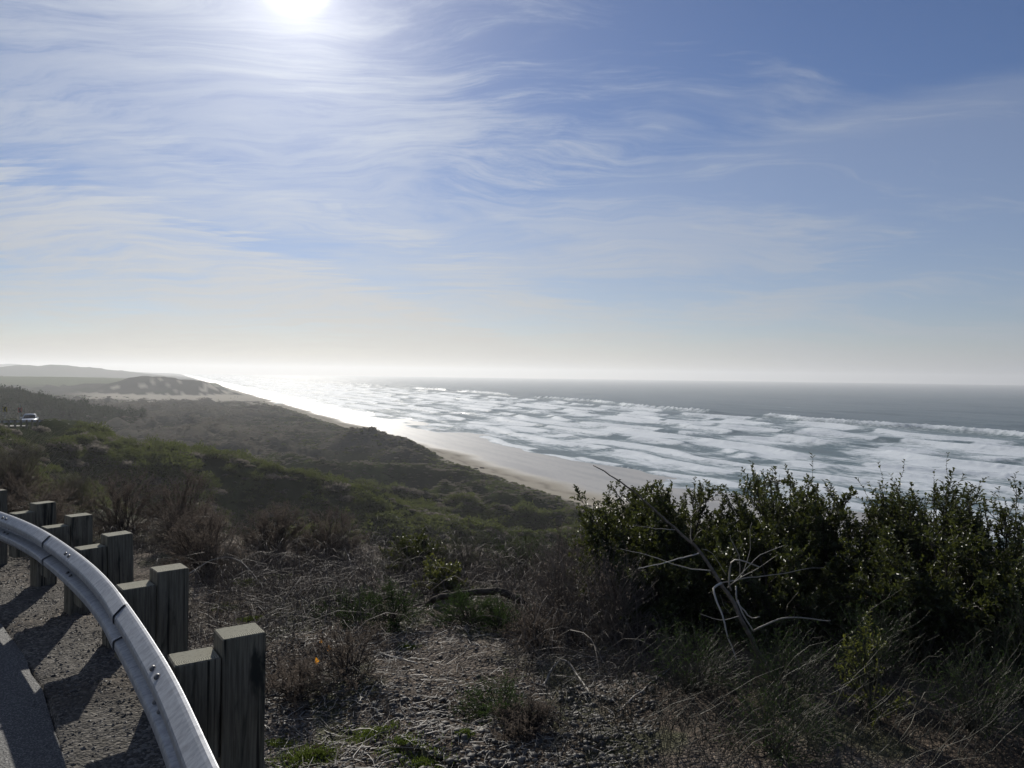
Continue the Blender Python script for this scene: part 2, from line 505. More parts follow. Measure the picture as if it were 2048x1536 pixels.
# galvanised steel
m_galv, nt, out = new_mat('galvanised_steel')
co = nt.n('ShaderNodeTexCoord').outputs['Object']
v1 = nt.n('ShaderNodeTexVoronoi', i_Scale=55.0, i_Vector=co)
n1 = nt.noise(nt.mapping(co, rot=(0, 0, R(38)), sc=(1, 1, 0.35)), 38, 5, 0.62)
n2 = nt.noise(nt.mapping(co, rot=(0, 0, R(-50)), sc=(0.25, 3.0, 0.25)), 20, 4, 0.6)
f = nt.m('ADD', nt.m('MULTIPLY', n1, 0.55), nt.m('ADD', nt.m('MULTIPLY', n2, 0.45), nt.m('MULTIPLY', v1.outputs['Color'], 0.06)))
c = nt.mix(nt.ss(f, 0.35, 0.68), (0.24, 0.25, 0.27), (0.38, 0.39, 0.41))
rs = nt.ss(nt.noise(co, 7, 6, 0.7), 0.62, 0.74)
c = nt.mix(nt.m('MULTIPLY', rs, 0.45), c, (0.16, 0.13, 0.10))
bsdf(nt, out, c, nt.ss(f, 0.3, 0.7, 0.62, 0.50), 0.4, bump(nt, f, 0.08, 0.002), 0.6)
m_bolt = simple('dull_bolt_steel', (0.10, 0.10, 0.105), (0.20, 0.20, 0.20), 60, 0.5, 0.5, metal=0.6)

m_stone, nt, out = new_mat('pebble_stone')
t = nt.n('ShaderNodeAttribute', attribute_name='tint').outputs['Fac']
oi = nt.n('ShaderNodeObjectInfo').outputs['Random']
co = nt.n('ShaderNodeTexCoord').outputs['Object']
f = nt.noise(co, 90, 4, 0.6)
c = nt.mix(nt.m('POWER', nt.m('FRACT', nt.m('ADD', t, oi)), 2.2), (0.040, 0.037, 0.034), (0.19, 0.17, 0.145))
c = nt.mix(nt.m('MULTIPLY', f, 0.5), c, (0.075, 0.068, 0.06))
bsdf(nt, out, c, 0.62, 0.35, bump(nt, f, 0.3, 0.003))

m_leaf = leafmat("evergreen_leaf", (0.015, 0.024, 0.009), (0.047, 0.056, 0.019), (0.12, 0.14, 0.028), 0.30, 0.42, 0.36)
m_gorse = leafmat('spiny_green', (0.018, 0.040, 0.014), (0.050, 0.085, 0.026), (0.10, 0.16, 0.04), 0.25, 0.5, 0.3)
m_dryleaf = leafmat('dry_brown_sprig', (0.058, 0.049, 0.042), (0.155, 0.131, 0.112), (0.26, 0.215, 0.18), 0.36, 0.8, 0.08)
m_silver = leafmat('grey_green_leaf', (0.070, 0.080, 0.055), (0.150, 0.160, 0.110), (0.17, 0.18, 0.10), 0.25, 0.55, 0.3)
m_weed = leafmat('yellow_green_leaf', (0.07, 0.085, 0.02), (0.14, 0.15, 0.04), (0.24, 0.26, 0.05), 0.35, 0.45, 0.4)
m_scrub = leafmat('slope_scrub_leaf', (0.015, 0.025, 0.011), (0.060, 0.074, 0.024), (0.18, 0.21, 0.055), 0.32, 0.65, 0.08)
m_duneveg = leafmat('dune_scrub_leaf', (0.045, 0.041, 0.037), (0.115, 0.105, 0.093), (0.26, 0.235, 0.20), 0.42, 0.85, 0.0)
m_tree = leafmat('far_tree_leaf', (0.012, 0.022, 0.010), (0.030, 0.044, 0.018), (0.05, 0.07, 0.02), 0.15, 0.7, 0.15)
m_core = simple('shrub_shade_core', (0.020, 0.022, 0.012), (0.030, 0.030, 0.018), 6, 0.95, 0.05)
m_moss = leafmat('moss_blade', (0.055, 0.08, 0.02), (0.11, 0.15, 0.035), (0.19, 0.25, 0.05), 0.4, 0.6, 0.1)
m_stem = stemmat('brown_stem', (0.028, 0.022, 0.018), (0.07, 0.057, 0.046))
m_dead = stemmat('bleached_dead_wood', (0.20, 0.18, 0.15), (0.50, 0.46, 0.40), 0.55, 0.35)
m_bramble = stemmat('bramble_cane', (0.036, 0.028, 0.024), (0.22, 0.19, 0.16), 0.6, 0.25)
m_straw = stemmat('straw', (0.030, 0.030, 0.020), (0.13, 0.12, 0.085), 0.55, 0.3)
m_palestraw = stemmat('pale_dune_grass', (0.09, 0.075, 0.055), (0.30, 0.26, 0.19), 0.6, 0.3)
m_bark = simple('dark_bark', (0.030, 0.025, 0.020), (0.085, 0.07, 0.055), 14, 0.9, 0.2, 0.7, 0.02, (1, 1, 1))
m_sap = simple('grey_sapling_bark', (0.075, 0.062, 0.050), (0.17, 0.145, 0.12), 30, 0.8, 0.25, 0.5, 0.004)
m_orange = leafmat('orange_leaf', (0.55, 0.20, 0.02), (0.62, 0.27, 0.03), (0.95, 0.42, 0.04), 0.6, 0.5, 0.3)
m_red = leafmat('red_leaf', (0.42, 0.02, 0.03), (0.50, 0.03, 0.05), (0.75, 0.03, 0.05), 0.5, 0.5, 0.3)

# ------------------------------------------------------------------ the lie of the land
A_ = 1.1007


def st_of(X, Y):
    return (X - 90 + 0.46 * Y) / A_, (Y - 0.46 * X) / A_


def xy_of(s, t):
    a, b = s * A_ + 90, t * A_
    Y = (b + 0.46 * a) / (1 + 0.46 ** 2)
    return a - 0.46 * Y, Y


# guardrail line (back edge of the beam) and the road beside it
RAIL = np.array([[1.95, -2.2], [1.05, -0.8], [0.28, 0.35], [-0.20, 1.12], [-0.79, 2.07], [-1.37, 2.99], [-2.26, 4.26], [-3.03, 5.22], [-3.98, 6.28],
                 [-4.95, 7.20], [-6.1, 8.15], [-7.5, 9.2], [-9.5, 10.5], [-12.0, 12.0]])


def catmull(Pp, step):
    Pp = np.asarray(Pp, float)
    E0 = np.vstack([2 * Pp[0] - Pp[1], Pp, 2 * Pp[-1] - Pp[-2]])
    out_ = []
    for i in range(len(Pp) - 1):
        p0, p1, p2, p3 = E0[i:i + 4]
        n = max(2, int(np.linalg.norm(p2 - p1) / step))
        t = np.linspace(0, 1, n, endpoint=False)[:, None]
        out_.append(0.5 * (2 * p1 + (p2 - p0) * t + (2 * p0 - 5 * p1 + 4 * p2 - p3) * t ** 2 + (3 * p1 - p0 - 3 * p2 + p3) * t ** 3))
    out_.append(Pp[-1:])
    return np.vstack(out_)


def offset(Pc, dist):
    tn = unit(np.gradient(Pc, axis=0))
    left = np.stack([-tn[:, 1], tn[:, 0]], 1)
    return Pc + left * np.asarray(dist, float).reshape(-1, 1)


rail_c = catmull(RAIL, 0.06)
HALF = 3.7
far_edge = np.array([[-38, 38], [-47, 52], [-54, 66], [-58.6, 78], [-61.6, 90], [-63.9, 99], [-66.3, 108], [-70, 118], [-77, 130], [-90, 146], [-112, 162], [-150, 185]])
mid_edge = np.array([[-15.8, 14.5], [-20, 17.8], [-29, 26.5]])
_ro = offset(rail_c, 0.29)
_ra = np.concatenate([[0], np.cumsum(np.linalg.norm(np.diff(_ro, axis=0), axis=1))])
_st = np.linspace(0, _ra[-1], 9)
road_edge = np.vstack([np.stack([np.interp(_st, _ra, _ro[:, 0]), np.interp(_st, _ra, _ro[:, 1])], 1), mid_edge, far_edge])
road_edge_c = catmull(road_edge, 0.35)
road_c = offset(road_edge_c, HALF)


def road_z(Y):
    return 28.3 - 0.05 * Y - 0.0105 * np.maximum(Y - 15, 0)


def road_dist(X, Y):
    """signed-ish distance from the ocean-side road edge (positive to the ocean), and the road's height there"""
    sh = X.shape
    X, Y = X.ravel(), Y.ravel()
    dd = np.full(X.shape, 1e9)
    ii = np.zeros(X.shape, int)
    pts = road_edge_c[::5]
    tn = unit(np.gradient(road_edge_c, axis=0))[::5]
    msk = (X > -260) & (X < 220) & (Y < 330) & (Y > -120)
    xi, yi = X[msk], Y[msk]
    best = np.full(xi.shape, 1e9)
    bi = np.zeros(xi.shape, int)
    for k in range(len(pts)):
        q = (xi - pts[k, 0]) ** 2 + (yi - pts[k, 1]) ** 2
        c_ = q < best
        best[c_] = q[c_]
        bi[c_] = k
    sgn = -(tn[bi, 0] * (yi - pts[bi, 1]) - tn[bi, 1] * (xi - pts[bi, 0]))
    dist = np.sqrt(best) * np.where(sgn >= 0, 1, -1)
    dd[msk] = dist
    ii[msk] = bi
    zr = road_z(pts[ii, 1])
    return dd.reshape(sh), zr.reshape(sh)


def ridge(X, Y, cx, cy, lx, ly, rot, h, p=1.0):
    c_, s_ = math.cos(rot), math.sin(rot)
    a, b = (X - cx) * c_ + (Y - cy) * s_, -(X - cx) * s_ + (Y - cy) * c_
    q = (a / lx) ** 2 + (b / ly) ** 2
    return h * np.exp(-q ** p)


def land(X, Y, detail=True):
    X, Y = np.asarray(X, float), np.asarray(Y, float)
    s, t = st_of(X, Y)
    r = np.hypot(X, Y)
    # beach: dry berm, then a long low slope under the sea
    beach = np.interp(s, [-400, -20, 0, 12, 24, 44, 90, 300, 800], [2.6, 2.6, 2.3, 1.75, 1.15, 0.45, -0.65, -6, -15])
    # dune country behind it
    inl = sstep(-s, -6, 22)
    creek = sstep(np.abs(Y - 715 - 0.03 * (X + 330)), 105, 165)        # flats round the creek mouth
    hum = fbm(X / 62, Y / 62, 3, 4, 0.52)
    hum2 = np.abs(fbm(X / 34, Y / 46, 9, 3, 0.5))
    xr_, yr_ = X * 0.94 + Y * 0.34, Y * 0.94 - X * 0.34
    rdg = (1 - 1.9 * np.abs(fbm(xr_ / 54, yr_ / 25, 9, 2, 0.45))).clip(0) ** 1.1
    d_h = 0.2 + 1.8 * hum + 9.0 * rdg + 1.5 * np.exp(-((s + 18) / 13) ** 2) * (1 + 0.7 * noise2(t / 26, s / 40, 31))
    d_h = 1.2 + (d_h - 1.2) * np.interp(-s, [0, 22, 62], [0.40, 0.55, 1.05])
    d_h = np.maximum(d_h, 1.6 + 0.4 * hum)
    dune = d_h * (0.22 + 0.78 * creek) + 1.0
    plain = 6.0 + 1.4 * fbm(X / 260, Y / 260, 21, 3)
    dune = dune * (1 - sstep(-s, 190, 420)) + plain * sstep(-s, 190, 420)
    z = beach * (1 - inl) + np.maximum(dune, 2.2) * inl
    # the big mound at the beach edge and its shoulders
    z = smax(z, ridge(X, Y, -45, 236, 22, np.where(Y < 236, 15, 24), R(10), 12.2, 1.0) + 0.5 * hum, 1.0)
    z = smax(z, ridge(X, Y, -31, 214, 15, 11, R(-38), 8.6, 1.0), 0.8)
    z = smax(z, ridge(X, Y, -20, 192, 15, 9, R(-35), 7.0, 1.0), 0.8)
    z = smax(z, ridge(X, Y, -5, 172, 14, 8, R(-32), 5.6, 1.0), 0.8)
    z = smax(z, ridge(X, Y, -66, 226, 14, 11, R(-10), 6.6, 1.0), 0.8)
    z = smax(z, ridge(X, Y, -65, 292, 9, 14, R(24), 7.4, 0.8), 1.2)
    z = smax(z, ridge(X, Y, -203, 562, 14, 26, R(26), 6.4, 0.8), 1.5)
    z = smax(z, ridge(X, Y, -262, 600, 22, 16, R(10), 6.4, 0.8), 1.5)
    # headland of dune beyond the creek
    hn = 1 + 0.16 * fbm(X / 38, Y / 60, 77, 4)
    hd = np.maximum.reduce([ridge(X, Y, -432, 905, 58, 95, R(25), 20.5, 1.3), ridge(X, Y, -388, 880, 42, 80, R(25), 18.5, 1.3), ridge(X, Y, -492, 930, 70, 60, R(10), 12.5, 1.3)]) * hn \
        + ridge(X, Y, -560, 1330, 60, 330, R(25), 6, 1.2)
    z = smax(z, hd + 1.5, 3.0)
    # wooded hill to the left and the far hills
    z = smax(z, ridge(X, Y, -258, 310, 96, 62, R(-8), 21.0, 1.2) + 0.8 * hum, 3.0)
    z = smax(z, ridge(X, Y, -760, 1180, 330, 260, R(14), 17.5, 1.3), 5.0)
    f1_ = ridge(X, Y, -1380, 2250, 300, 240, R(12), 38, 1.2) * (1 + 0.16 * fbm(X / 140, Y / 140, 41, 3)) + 3.5 * np.abs(noise2(X / 26, Y / 60, 43)) * sstep(ridge(X, Y, -1380, 2250, 300, 240, R(12), 1, 1.2), 0.3, 0.6)
    z = smax(z, f1_, 4.0)
    f2_ = ridge(X, Y, -3000, 3900, 950, 500, R(16), 54, 1.0) * (1 + 0.12 * fbm(X / 260, Y / 260, 51, 4)) + 6 * np.abs(noise2(X / 40, Y / 90, 53)) * sstep(ridge(X, Y, -3000, 3900, 950, 500, R(16), 1, 1.0), 0.2, 0.7)
    z = smax(z, f2_, 5.0)
    kb = sstep(s, -5, 4)
    z = z * (1 - kb) + beach * kb
    # creek channel across the flats and its side pool
    ck = (1 - sstep(np.abs(Y - 714), 7, 20)) * (s > -185) * (s < 30) * (z < 8)
    z = z * (1 - ck) + np.minimum(z, 1.5) * ck
    pk = 1 - sstep(np.hypot((X + 264) / 26, (Y - 533) / 15), 0.8, 1.6)
    z = z * (1 - pk) + np.minimum(z, 2.0) * pk
    # highway terrace: level by the road, falling to the ocean
    if np.any(r < 420):
        dd, zr = road_dist(X, Y)
        edge = 6.6 + 1.2 * noise2(X / 3.1, Y / 3.1, 61)
        edge = np.interp(Y, [6.5, 10.5, 15], [1, 0.72, 0.22]) * edge
        edge = np.where(r > 25, 1.6 + 1.0 * noise2(X / 9, Y / 9, 62), edge)
        dr = np.maximum(dd - edge, 0)
        drop = 0.74 * (dr - 1.0 * (1 - np.exp(-dr / 1.0)))
        ye = np.interp(X, [-12, -9, -5, -3, 0, 1.2, 4], [13.6, 13.0, 10.6, 9.2, 8.1, 7.5, 6.9]) + 0.45 * noise2(X / 1.9, Y / 3.0, 64)
        dn = np.maximum(np.maximum(Y - ye, X - 5.6), 0)
        drop_n = 0.95 * (dn - 0.8 * (1 - np.exp(-dn / 0.8)))
        wn = sstep(r, 16, 32)
        drop = drop * wn + drop_n * (1 - wn)
        gul = fbm(X / 15 + 0.5 * Y / 15, Y / 24, 63, 4)
        hw = zr - drop + 1.6 * gul * sstep(dr, 2, 22)
        lf = np.maximum(-dd - 2 * HALF - 2, 0)
        hw = hw - 0.14 * lf
        hw = np.where(dd > 1e8, -50, hw)
        hw = np.where(Y < -60, np.minimum(hw, 26), hw)
        # the spur below the far bend
        xr = [-90, -72, -60, -46, -35, -17.5, -8, -1.6, 8.5, 24, 60]
        zr_ = [22.6, 22.5, 22.2, 20.0, 16.9, 13.2, 10.6, 8.4, 5.6, 2.5, -4]
        wob = 2.4 * noise2(X / 17, 0 * Y, 71)
        dy = Y - (100.5 + wob)
        gs = fbm(X / 9 + Y / 13, Y / 17 - X / 40, 73, 4)
        spur = np.interp(X, xr, zr_) - np.where(dy < 0, 0.50 * (np.sqrt(dy ** 2 + 9) - 3), 0.5 * (np.sqrt(dy ** 2 + 9) - 3)) + 1.7 * gs * sstep(np.abs(dy), 0, 12)
        hw = smax(hw, spur, 1.2)
        # keep the road bed itself clear
        bed = (dd < 1.6) & (dd > -2 * HALF - 1.4) & (r < 260)
        bz = zr - 0.022 - 0.045 * sstep(-dd, -0.05, 0.30)
        hw = np.where(bed, bz, hw)
        z = np.where(r < 420, smax(z, hw, np.where(bed, 0.01, 1.5)), z)
        z = np.where(bed, bz, z)
    if detail:
        nearf = np.clip(1 - r / 30, 0, 1)
        dd = road_dist(X, Y)[0] if np.any(r < 40) else 1e9
        z = z + nearf * (0.035 * fbm(X * 1.7, Y * 1.7, 81, 4) + 0.02 * noise2(X * 6, Y * 6, 82)) * np.where(dd < 0, 0.1, sstep(dd, 0, 0.8))
        mid = sstep(r, 40, 120) * np.clip(1 - r / 1800, 0, 1) * inl
        z = z + mid * (1.15 * fbm(X / 11, Y / 12, 83, 5, 0.58) + 0.25 * np.abs(noise2(X / 2.6, Y / 3.5, 84)))
    return z


def gz(x, y):
    return float(land(np.array([x]), np.array([y]))[0])


# ground sheet: rings round the overlook, finer near it
ang_f = np.radians(np.arange(-46, 42, 0.24))
ang_c1 = np.radians(np.linspace(-180, -46.5, 46))
ang_c2 = np.radians(np.linspace(42.5, 178, 48))
ANG = np.concatenate([ang_c1, ang_f, ang_c2])
RAD = [0.6]
while RAD[-1] < 6900:
    k_ = 0.0175 if RAD[-1] > 40 else 0.021
    RAD.append(RAD[-1] * (1 + k_))
RAD = np.array(RAD)
gx = RAD[:, None] * np.sin(ANG)[None]
gy = RAD[:, None] * np.cos(ANG)[None]
gzz = land(gx, gy)
s_, t_ = st_of(gx, gy)
rr = np.hypot(gx, gy)
nr, na = gx.shape
V = np.stack([gx, gy, gzz], -1).reshape(-1, 3)
V = np.vstack([V, [[0, 0, gzz[0].mean()]]])
idx = np.arange(nr * na).reshape(nr, na)
keep = np.ones((nr - 1, na), bool)
deep = (gzz < -5) & (s_ > 200)
nxt = np.roll(idx, -1, axis=1)
Q = np.stack([idx[:-1], idx[1:], nxt[1:], nxt[:-1]], -1)
dq = deep.ravel()[Q].all(-1)
Q = Q[~dq].reshape(-1, 4)[:, ::-1]
T = np.stack([np.full(na, nr * na), nxt[0], idx[0]], -1)
# what covers it; the dune folds also carry painted light and shade
dd_, zr_ = road_dist(gx, gy)
n1 = fbm(gx / 40, gy / 40, 101, 4)
n2 = fbm(gx / 11, gy / 11, 102, 4)


def mixc(a, b, f):
    return a * (1 - f[..., None]) + np.array(b) * f[..., None]


cov_ = np.ones(gx.shape + (3,)) * np.array([0.050, 0.046, 0.039])
cov_ = mixc(cov_, [0.032, 0.036, 0.024], sstep(n1, -0.1, 0.5))
cov_ = mixc(cov_, [0.055, 0.066, 0.036], sstep(-s_, 200, 420))                       # plain
cov_ = mixc(cov_, [0.085, 0.098, 0.050], sstep(ridge(gx, gy, -760, 1180, 330, 260, R(14), 1), 0.25, 0.5))
cov_ = mixc(cov_, [0.022, 0.032, 0.020], sstep(rr, 1700, 2100) * sstep(-s_, 250, 500))
cov_ = mixc(cov_, [0.024, 0.034, 0.020], sstep(ridge(gx, gy, -258, 310, 96, 62, R(-8), 1, 1.2), 0.3, 0.5))
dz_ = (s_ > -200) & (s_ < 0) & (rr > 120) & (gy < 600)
crest_ = sstep(gzz + 0.8 * n2, 5.6, 9.0)  # pale crests, dark hollows: light and shade of the folds put into the colour
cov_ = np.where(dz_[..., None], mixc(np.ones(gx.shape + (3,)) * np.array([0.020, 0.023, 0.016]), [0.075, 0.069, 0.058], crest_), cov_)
hill = (rr < 200) & (gzz > 5) & (dd_ < 120)
cov_ = np.where(hill[..., None], mixc(np.ones(gx.shape + (3,)) * np.array([0.022, 0.027, 0.013]), [0.045, 0.055, 0.02], sstep(n2, 0.05, 0.5)), cov_)
sand_n = fbm(gx / 23, gy / 36, 103, 4)
flat_sand = (1 - sstep(np.abs(gy - 640), 50, 110)) * sstep(s_, -150, -90) * sstep(sand_n, -0.05, 0.12) * (gzz < 5.5)
hd_sand = (gy > 760) * (gy < 1500) * (s_ > -150) * (s_ < -10) * sstep(fbm(gx / 16, gy / 34, 113, 5, 0.6) + 0.55 * sstep(s_, -75, -25), 0.62, 0.74)
creek_sand = (1 - sstep(np.abs(gy - 760), 60, 100)) * sstep(s_, -190, -130) * (gzz < 4.5)
beach_sand = sstep(s_ + 2.5 * n2, -7, -2)
sand = np.clip(np.maximum.reduce([flat_sand, hd_sand, creek_sand, beach_sand]), 0, 1) * (rr > 40)
cov_ = mixc(cov_, [0.36, 0.325, 0.265], sand)
wl = 11 + 6 * noise2(t_ / 45, 0 * t_, 105) + 3 * noise2(t_ / 14, 0 * t_, 106)
wetf = sstep(s_ - wl, -4, 6) * sand * (s_ > -5)
streak_ = sstep(fbm(s_ / 5, t_ / 60, 115, 4), -0.2, 0.4)
cov_ = mixc(cov_, [0.34, 0.315, 0.275], wetf)
cov_ = mixc(cov_, [0.25, 0.235, 0.21], wetf * streak_ * 0.8)
wrack = np.exp(-((s_ - wl + 6 + 1.5 * n2) / 0.8) ** 2) * beach_sand
cov_ = mixc(cov_, [0.16, 0.145, 0.12], wrack * 0.6)
nearm = np.clip(1 - (rr - 9.5) / 4, 0, 1)
dirt = mixc(np.ones(gx.shape + (3,)) * np.array([0.058, 0.045, 0.034]), [0.098, 0.080, 0.064], sstep(fbm(gx * 1.1, gy * 1.1, 107, 4), -0.2, 0.5))
mossn = sstep(fbm(gx * 1.5, gy * 1.5, 108, 4), 0.22, 0.5) * (dd_ > 1.2)
dirt = mixc(dirt, [0.045, 0.058, 0.022], mossn * 0.5)
dirt = mixc(dirt, [0.085, 0.078, 0.068], 1 - sstep(dd_, 0.3, 1.4))
cov_ = cov_ * (1 - nearm[..., None]) + dirt * nearm[..., None]
pad = lambda a: np.concatenate([a.reshape(-1), a.reshape(-1)[:1]])
me = mesh('ground', V, [Q, T[:, ::-1]], m_ground)
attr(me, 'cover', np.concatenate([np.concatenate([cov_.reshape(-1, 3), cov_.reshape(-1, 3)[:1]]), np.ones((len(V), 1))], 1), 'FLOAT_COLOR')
attr(me, 'wet', pad(wetf))
attr(me, 'sand', pad(sand))
attr(me, 'near', pad(nearm))
ground = obj('ground', me, kind='structure')

# ------------------------------------------------------------------ sea
sa = np.radians(np.concatenate([np.arange(-33, 37, 0.15), np.arange(37.5, 178, 3.0)]))
sr = [110.0]
while sr[-1] < 7000:
    sr.append(sr[-1] * (1.0085 if sr[-1] < 260 else 1.0042 if sr[-1] < 640 else 1.008 if sr[-1] < 1500 else 1.02))
sr = np.array(sr)
X, Y = sr[:, None] * np.sin(sa)[None], sr[:, None] * np.cos(sa)[None]
s, t = st_of(X, Y)
sw = s + 9 * noise2(t / 95, s / 160, 201) + 4 * noise2(t / 33, s / 60, 202)
z = 0.10 * fbm(s / 9, t / 22, 203, 4)
foam = np.zeros_like(s)
lines = [(38, .30, 36), (58, .55, 42), (78, .8, 50), (98, .9, 46), (121, 1.1, 40), (146, 1.3, 60), (172, 1.2, 52), (200, 1.4, 46), (231, 1.5, 70), (262, 1.3, 50), (296, 1.5, 60), (330, 3.1, 120), (420, 1.4, 80), (480, 1.0, 90)]
fall = np.clip(1500 / np.maximum(t, 1) ** 1.0, 0, 1)
for k, (s0, amp, wlg) in enumerate(lines):
    sl = s0 + 18 * noise2(t / 170, 0 * t, 220 + k) + (0.05 * (t - 350).clip(0, 900) if s0 > 300 else 0.02 * (t - 350).clip(0, 900))
    act = sstep(noise2(t / wlg, 0 * t + 3.3 * k, 240 + k) + (0.42 if s0 == 330 else 0.28), -0.12, 0.22)
    if s0 > 400:
        act = act * 0.5
    q = sw - sl
    prof = np.where(q < 0, np.exp(-(q / 3.2) ** 2), np.exp(-(q / 9.0) ** 2))
    brk = act * sstep(noise2(t / 27, s0 + 0 * t, 260 + k) + (0.75 if s0 == 330 else 0.35), -0.25, 0.15)
    z = z + amp * prof * (0.35 + 0.65 * act)
    roller = brk * np.where(q < 0, np.exp(-(q / 5.5) ** 2), np.exp(-(q / 2.2) ** 2))
    z = z + roller * amp * 0.34 * np.abs(fbm(s / 3.0, t / 3.6, 280 + k, 3))
    foam = np.maximum(foam, 1.12 * roller)
    foam = np.maximum(foam, brk * np.where(q < 0, np.exp(q / 26), 0) * 0.72)
    foam = foam - 0.45 * act * (1 - brk) * np.where(q < 0, np.exp(-(q / 5) ** 2), np.exp(-(q / 8) ** 2))
    foam = foam - 0.22 * np.exp(-((q - 11) / 8) ** 2) * act
patch = fbm(s / 26, t / 75, 301, 5, 0.6)
surf = sstep(sw, 36, 64) * (1 - sstep(sw, 285, 345))
foam = np.maximum(foam, 0) * 0.92 + surf * (0.43 + 0.26 * patch)
foam = foam + 0.16 * sstep(sw, 330, 420) * (1 - sstep(sw, 480, 900)) * patch
ph = s / 9.5 + 3.0 * noise2(s / 110, t / 260, 302) + 1.2 * noise2(s / 40, t / 70, 307)
crest = (0.5 + 0.5 * np.sin(ph)) ** 2.2
swell = (1.25 * crest * (0.5 + 0.7 * sstep(noise2(s / 70, t / 120, 308), -0.4, 0.4)) - 0.35) * np.interp(s, [50, 110, 330, 420], [0, 0.55, 0.75, 1.0]) * np.clip(2600 / np.maximum(np.hypot(X, Y), 1), 0, 1)
foam = foam + 0.22 * crest * sstep(sw, 60, 120) * (1 - sstep(sw, 260, 340)) - 0.08 * surf
z = z + swell
lob = 0.55 * noise2(t / 60, 0 * t, 303) + 0.22 * noise2(t / 22, 0 * t, 304) + 0.05 * noise2(t / 7, 0 * t, 305)
z = z + (0.10 + lob) * (1 - sstep(s, 60, 110))
bed = np.interp(s, [-400, -20, 0, 12, 24, 44, 90, 300, 800], [2.6, 2.6, 2.3, 1.75, 1.15, 0.45, -0.65, -6, -15])
z = np.where(s < 70, np.minimum(z, bed + 0.45 + 0.02 * (s - 20).clip(0)), z)
depth = z - bed
edge = np.exp(-((depth - 0.035) / 0.045) ** 2) * (s < 75) * sstep(noise2(t / 9, s / 9, 306) + 0.5, 0.0, 0.4)
zz = np.where(depth < -0.25, bed - 0.25, z)
idx = np.arange(X.size).reshape(X.shape)
Q = np.stack([idx[:-1, :-1], idx[:-1, 1:], idx[1:, 1:], idx[1:, :-1]], -1)
vis = ((s > 2) & (depth > -0.6)).ravel()[Q].any(-1)
Q = Q[vis].reshape(-1, 4)
used, inv_ = np.unique(Q, return_inverse=True)
me = mesh('sea', np.stack([X, Y, zz], -1).reshape(-1, 3)[used], [inv_.reshape(-1, 4)], m_sea)
attr(me, 'foam', np.clip(foam, 0, 1.15).ravel()[used])
attr(me, 'edge', np.clip(edge, 0, 1).ravel()[used] * 0.9)
sea = obj('sea', me, kind='structure')


def sheet(name, pts, z, mat_, kind='structure'):
    """flat water outline with a lowered rim"""
    pts = np.asarray(pts, float)
    pts = catmull(np.vstack([pts, pts[:1]]), np.ptp(pts[:, 0]) / 40)[:-1]
    n = len(pts)
    c0 = pts.mean(0)
    V = np.vstack([np.c_[pts, np.full(n, z)], [[c0[0], c0[1], z]]])
    i = np.arange(n)
    me = mesh(name, V, [np.stack([i, (i + 1) % n, np.full(n, n)], -1)], mat_, smooth=False)
    return obj(name, me, kind=kind)


# ------------------------------------------------------------------ road
def strip(path_a, path_b, za, zb):
    n = len(path_a)
    V = np.vstack([np.c_[path_a, za], np.c_[path_b, zb]])
    i = np.arange(n - 1)
    return V, np.stack([i, i + 1, n + i + 1, n + i], -1)


ra, rb = road_edge_c, offset(road_edge_c, 2 * HALF)
zed = road_z(road_edge_c[:, 1])
cols = 17
rows = []
for c_ in range(cols):
    f = c_ / (cols - 1)
    p_ = offset(road_edge_c, 2 * HALF * f + (0.02 * noise2(np.arange(len(ra)) / 1.3, 0 * zed, 5) if c_ == 0 else 0))
    rows.append(np.c_[p_, zed - 0.024 + 0.085 * (1 - (2 * f - 1) ** 4)])
V = np.vstack(rows)
n = len(ra)
i = np.arange(n - 1)
Q = np.concatenate([np.stack([c_ * n + i, c_ * n + i + 1, (c_ + 1) * n + i + 1, (c_ + 1) * n + i], -1) for c_ in range(cols - 1)])
road = obj('road', mesh('road', V, [Q[:, ::-1]], m_road), kind='structure')

# ------------------------------------------------------------------ guardrail
PROF = [(0.012, 0.312), (0.024, 0.309), (0.036, 0.300), (0.078, 0.258), (0.083, 0.247), (0.083, 0.216), (0.078, 0.204), (0.010, 0.176),
        (0.003, 0.168), (0.003, 0.144), (0.010, 0.136), (0.078, 0.108), (0.083, 0.096), (0.083, 0.065), (0.078, 0.054), (0.036, 0.012), (0.024, 0.003), (0.012, 0.0)]
KR = 0.87
PROF = [(a * KR, b * KR) for a, b in PROF]


def beam(path, z_top, lift=0.0, thick=0.0032):
    """W-shaped beam swept along path (N,2); road side is to the left"""
    tn = unit(np.gradient(path, axis=0))
    left = np.stack([-tn[:, 1], tn[:, 0]], 1)
    pr = np.array(PROF)
    back = pr.copy()
    back[:, 0] -= thick
    loop = np.vstack([pr, back[::-1]])
    loop[:, 0] += lift
    K, N = len(loop), len(path)
    V = np.zeros((N, K, 3))
    V[:, :, :2] = path[:, None] + left[:, None] * loop[None, :, :1]
    V[:, :, 2] = (z_top - 0.312 * KR)[:, None] + loop[None, :, 1]
    idx = np.arange(N * K).reshape(N, K)
    nx = np.roll(idx, -1, axis=1)
    Q = np.stack([idx[:-1], idx[1:], nx[1:], nx[:-1]], -1).reshape(-1, 4)
    h = K // 2
    caps = []
    for e in (0, N - 1):
        for j in range(h - 1):
            q = [idx[e, j], idx[e, j + 1], idx[e, K - 2 - j], idx[e, K - 1 - j]]
            caps.append(q if e == 0 else q[::-1])
    return V.reshape(-1, 3), np.vstack([Q, caps])


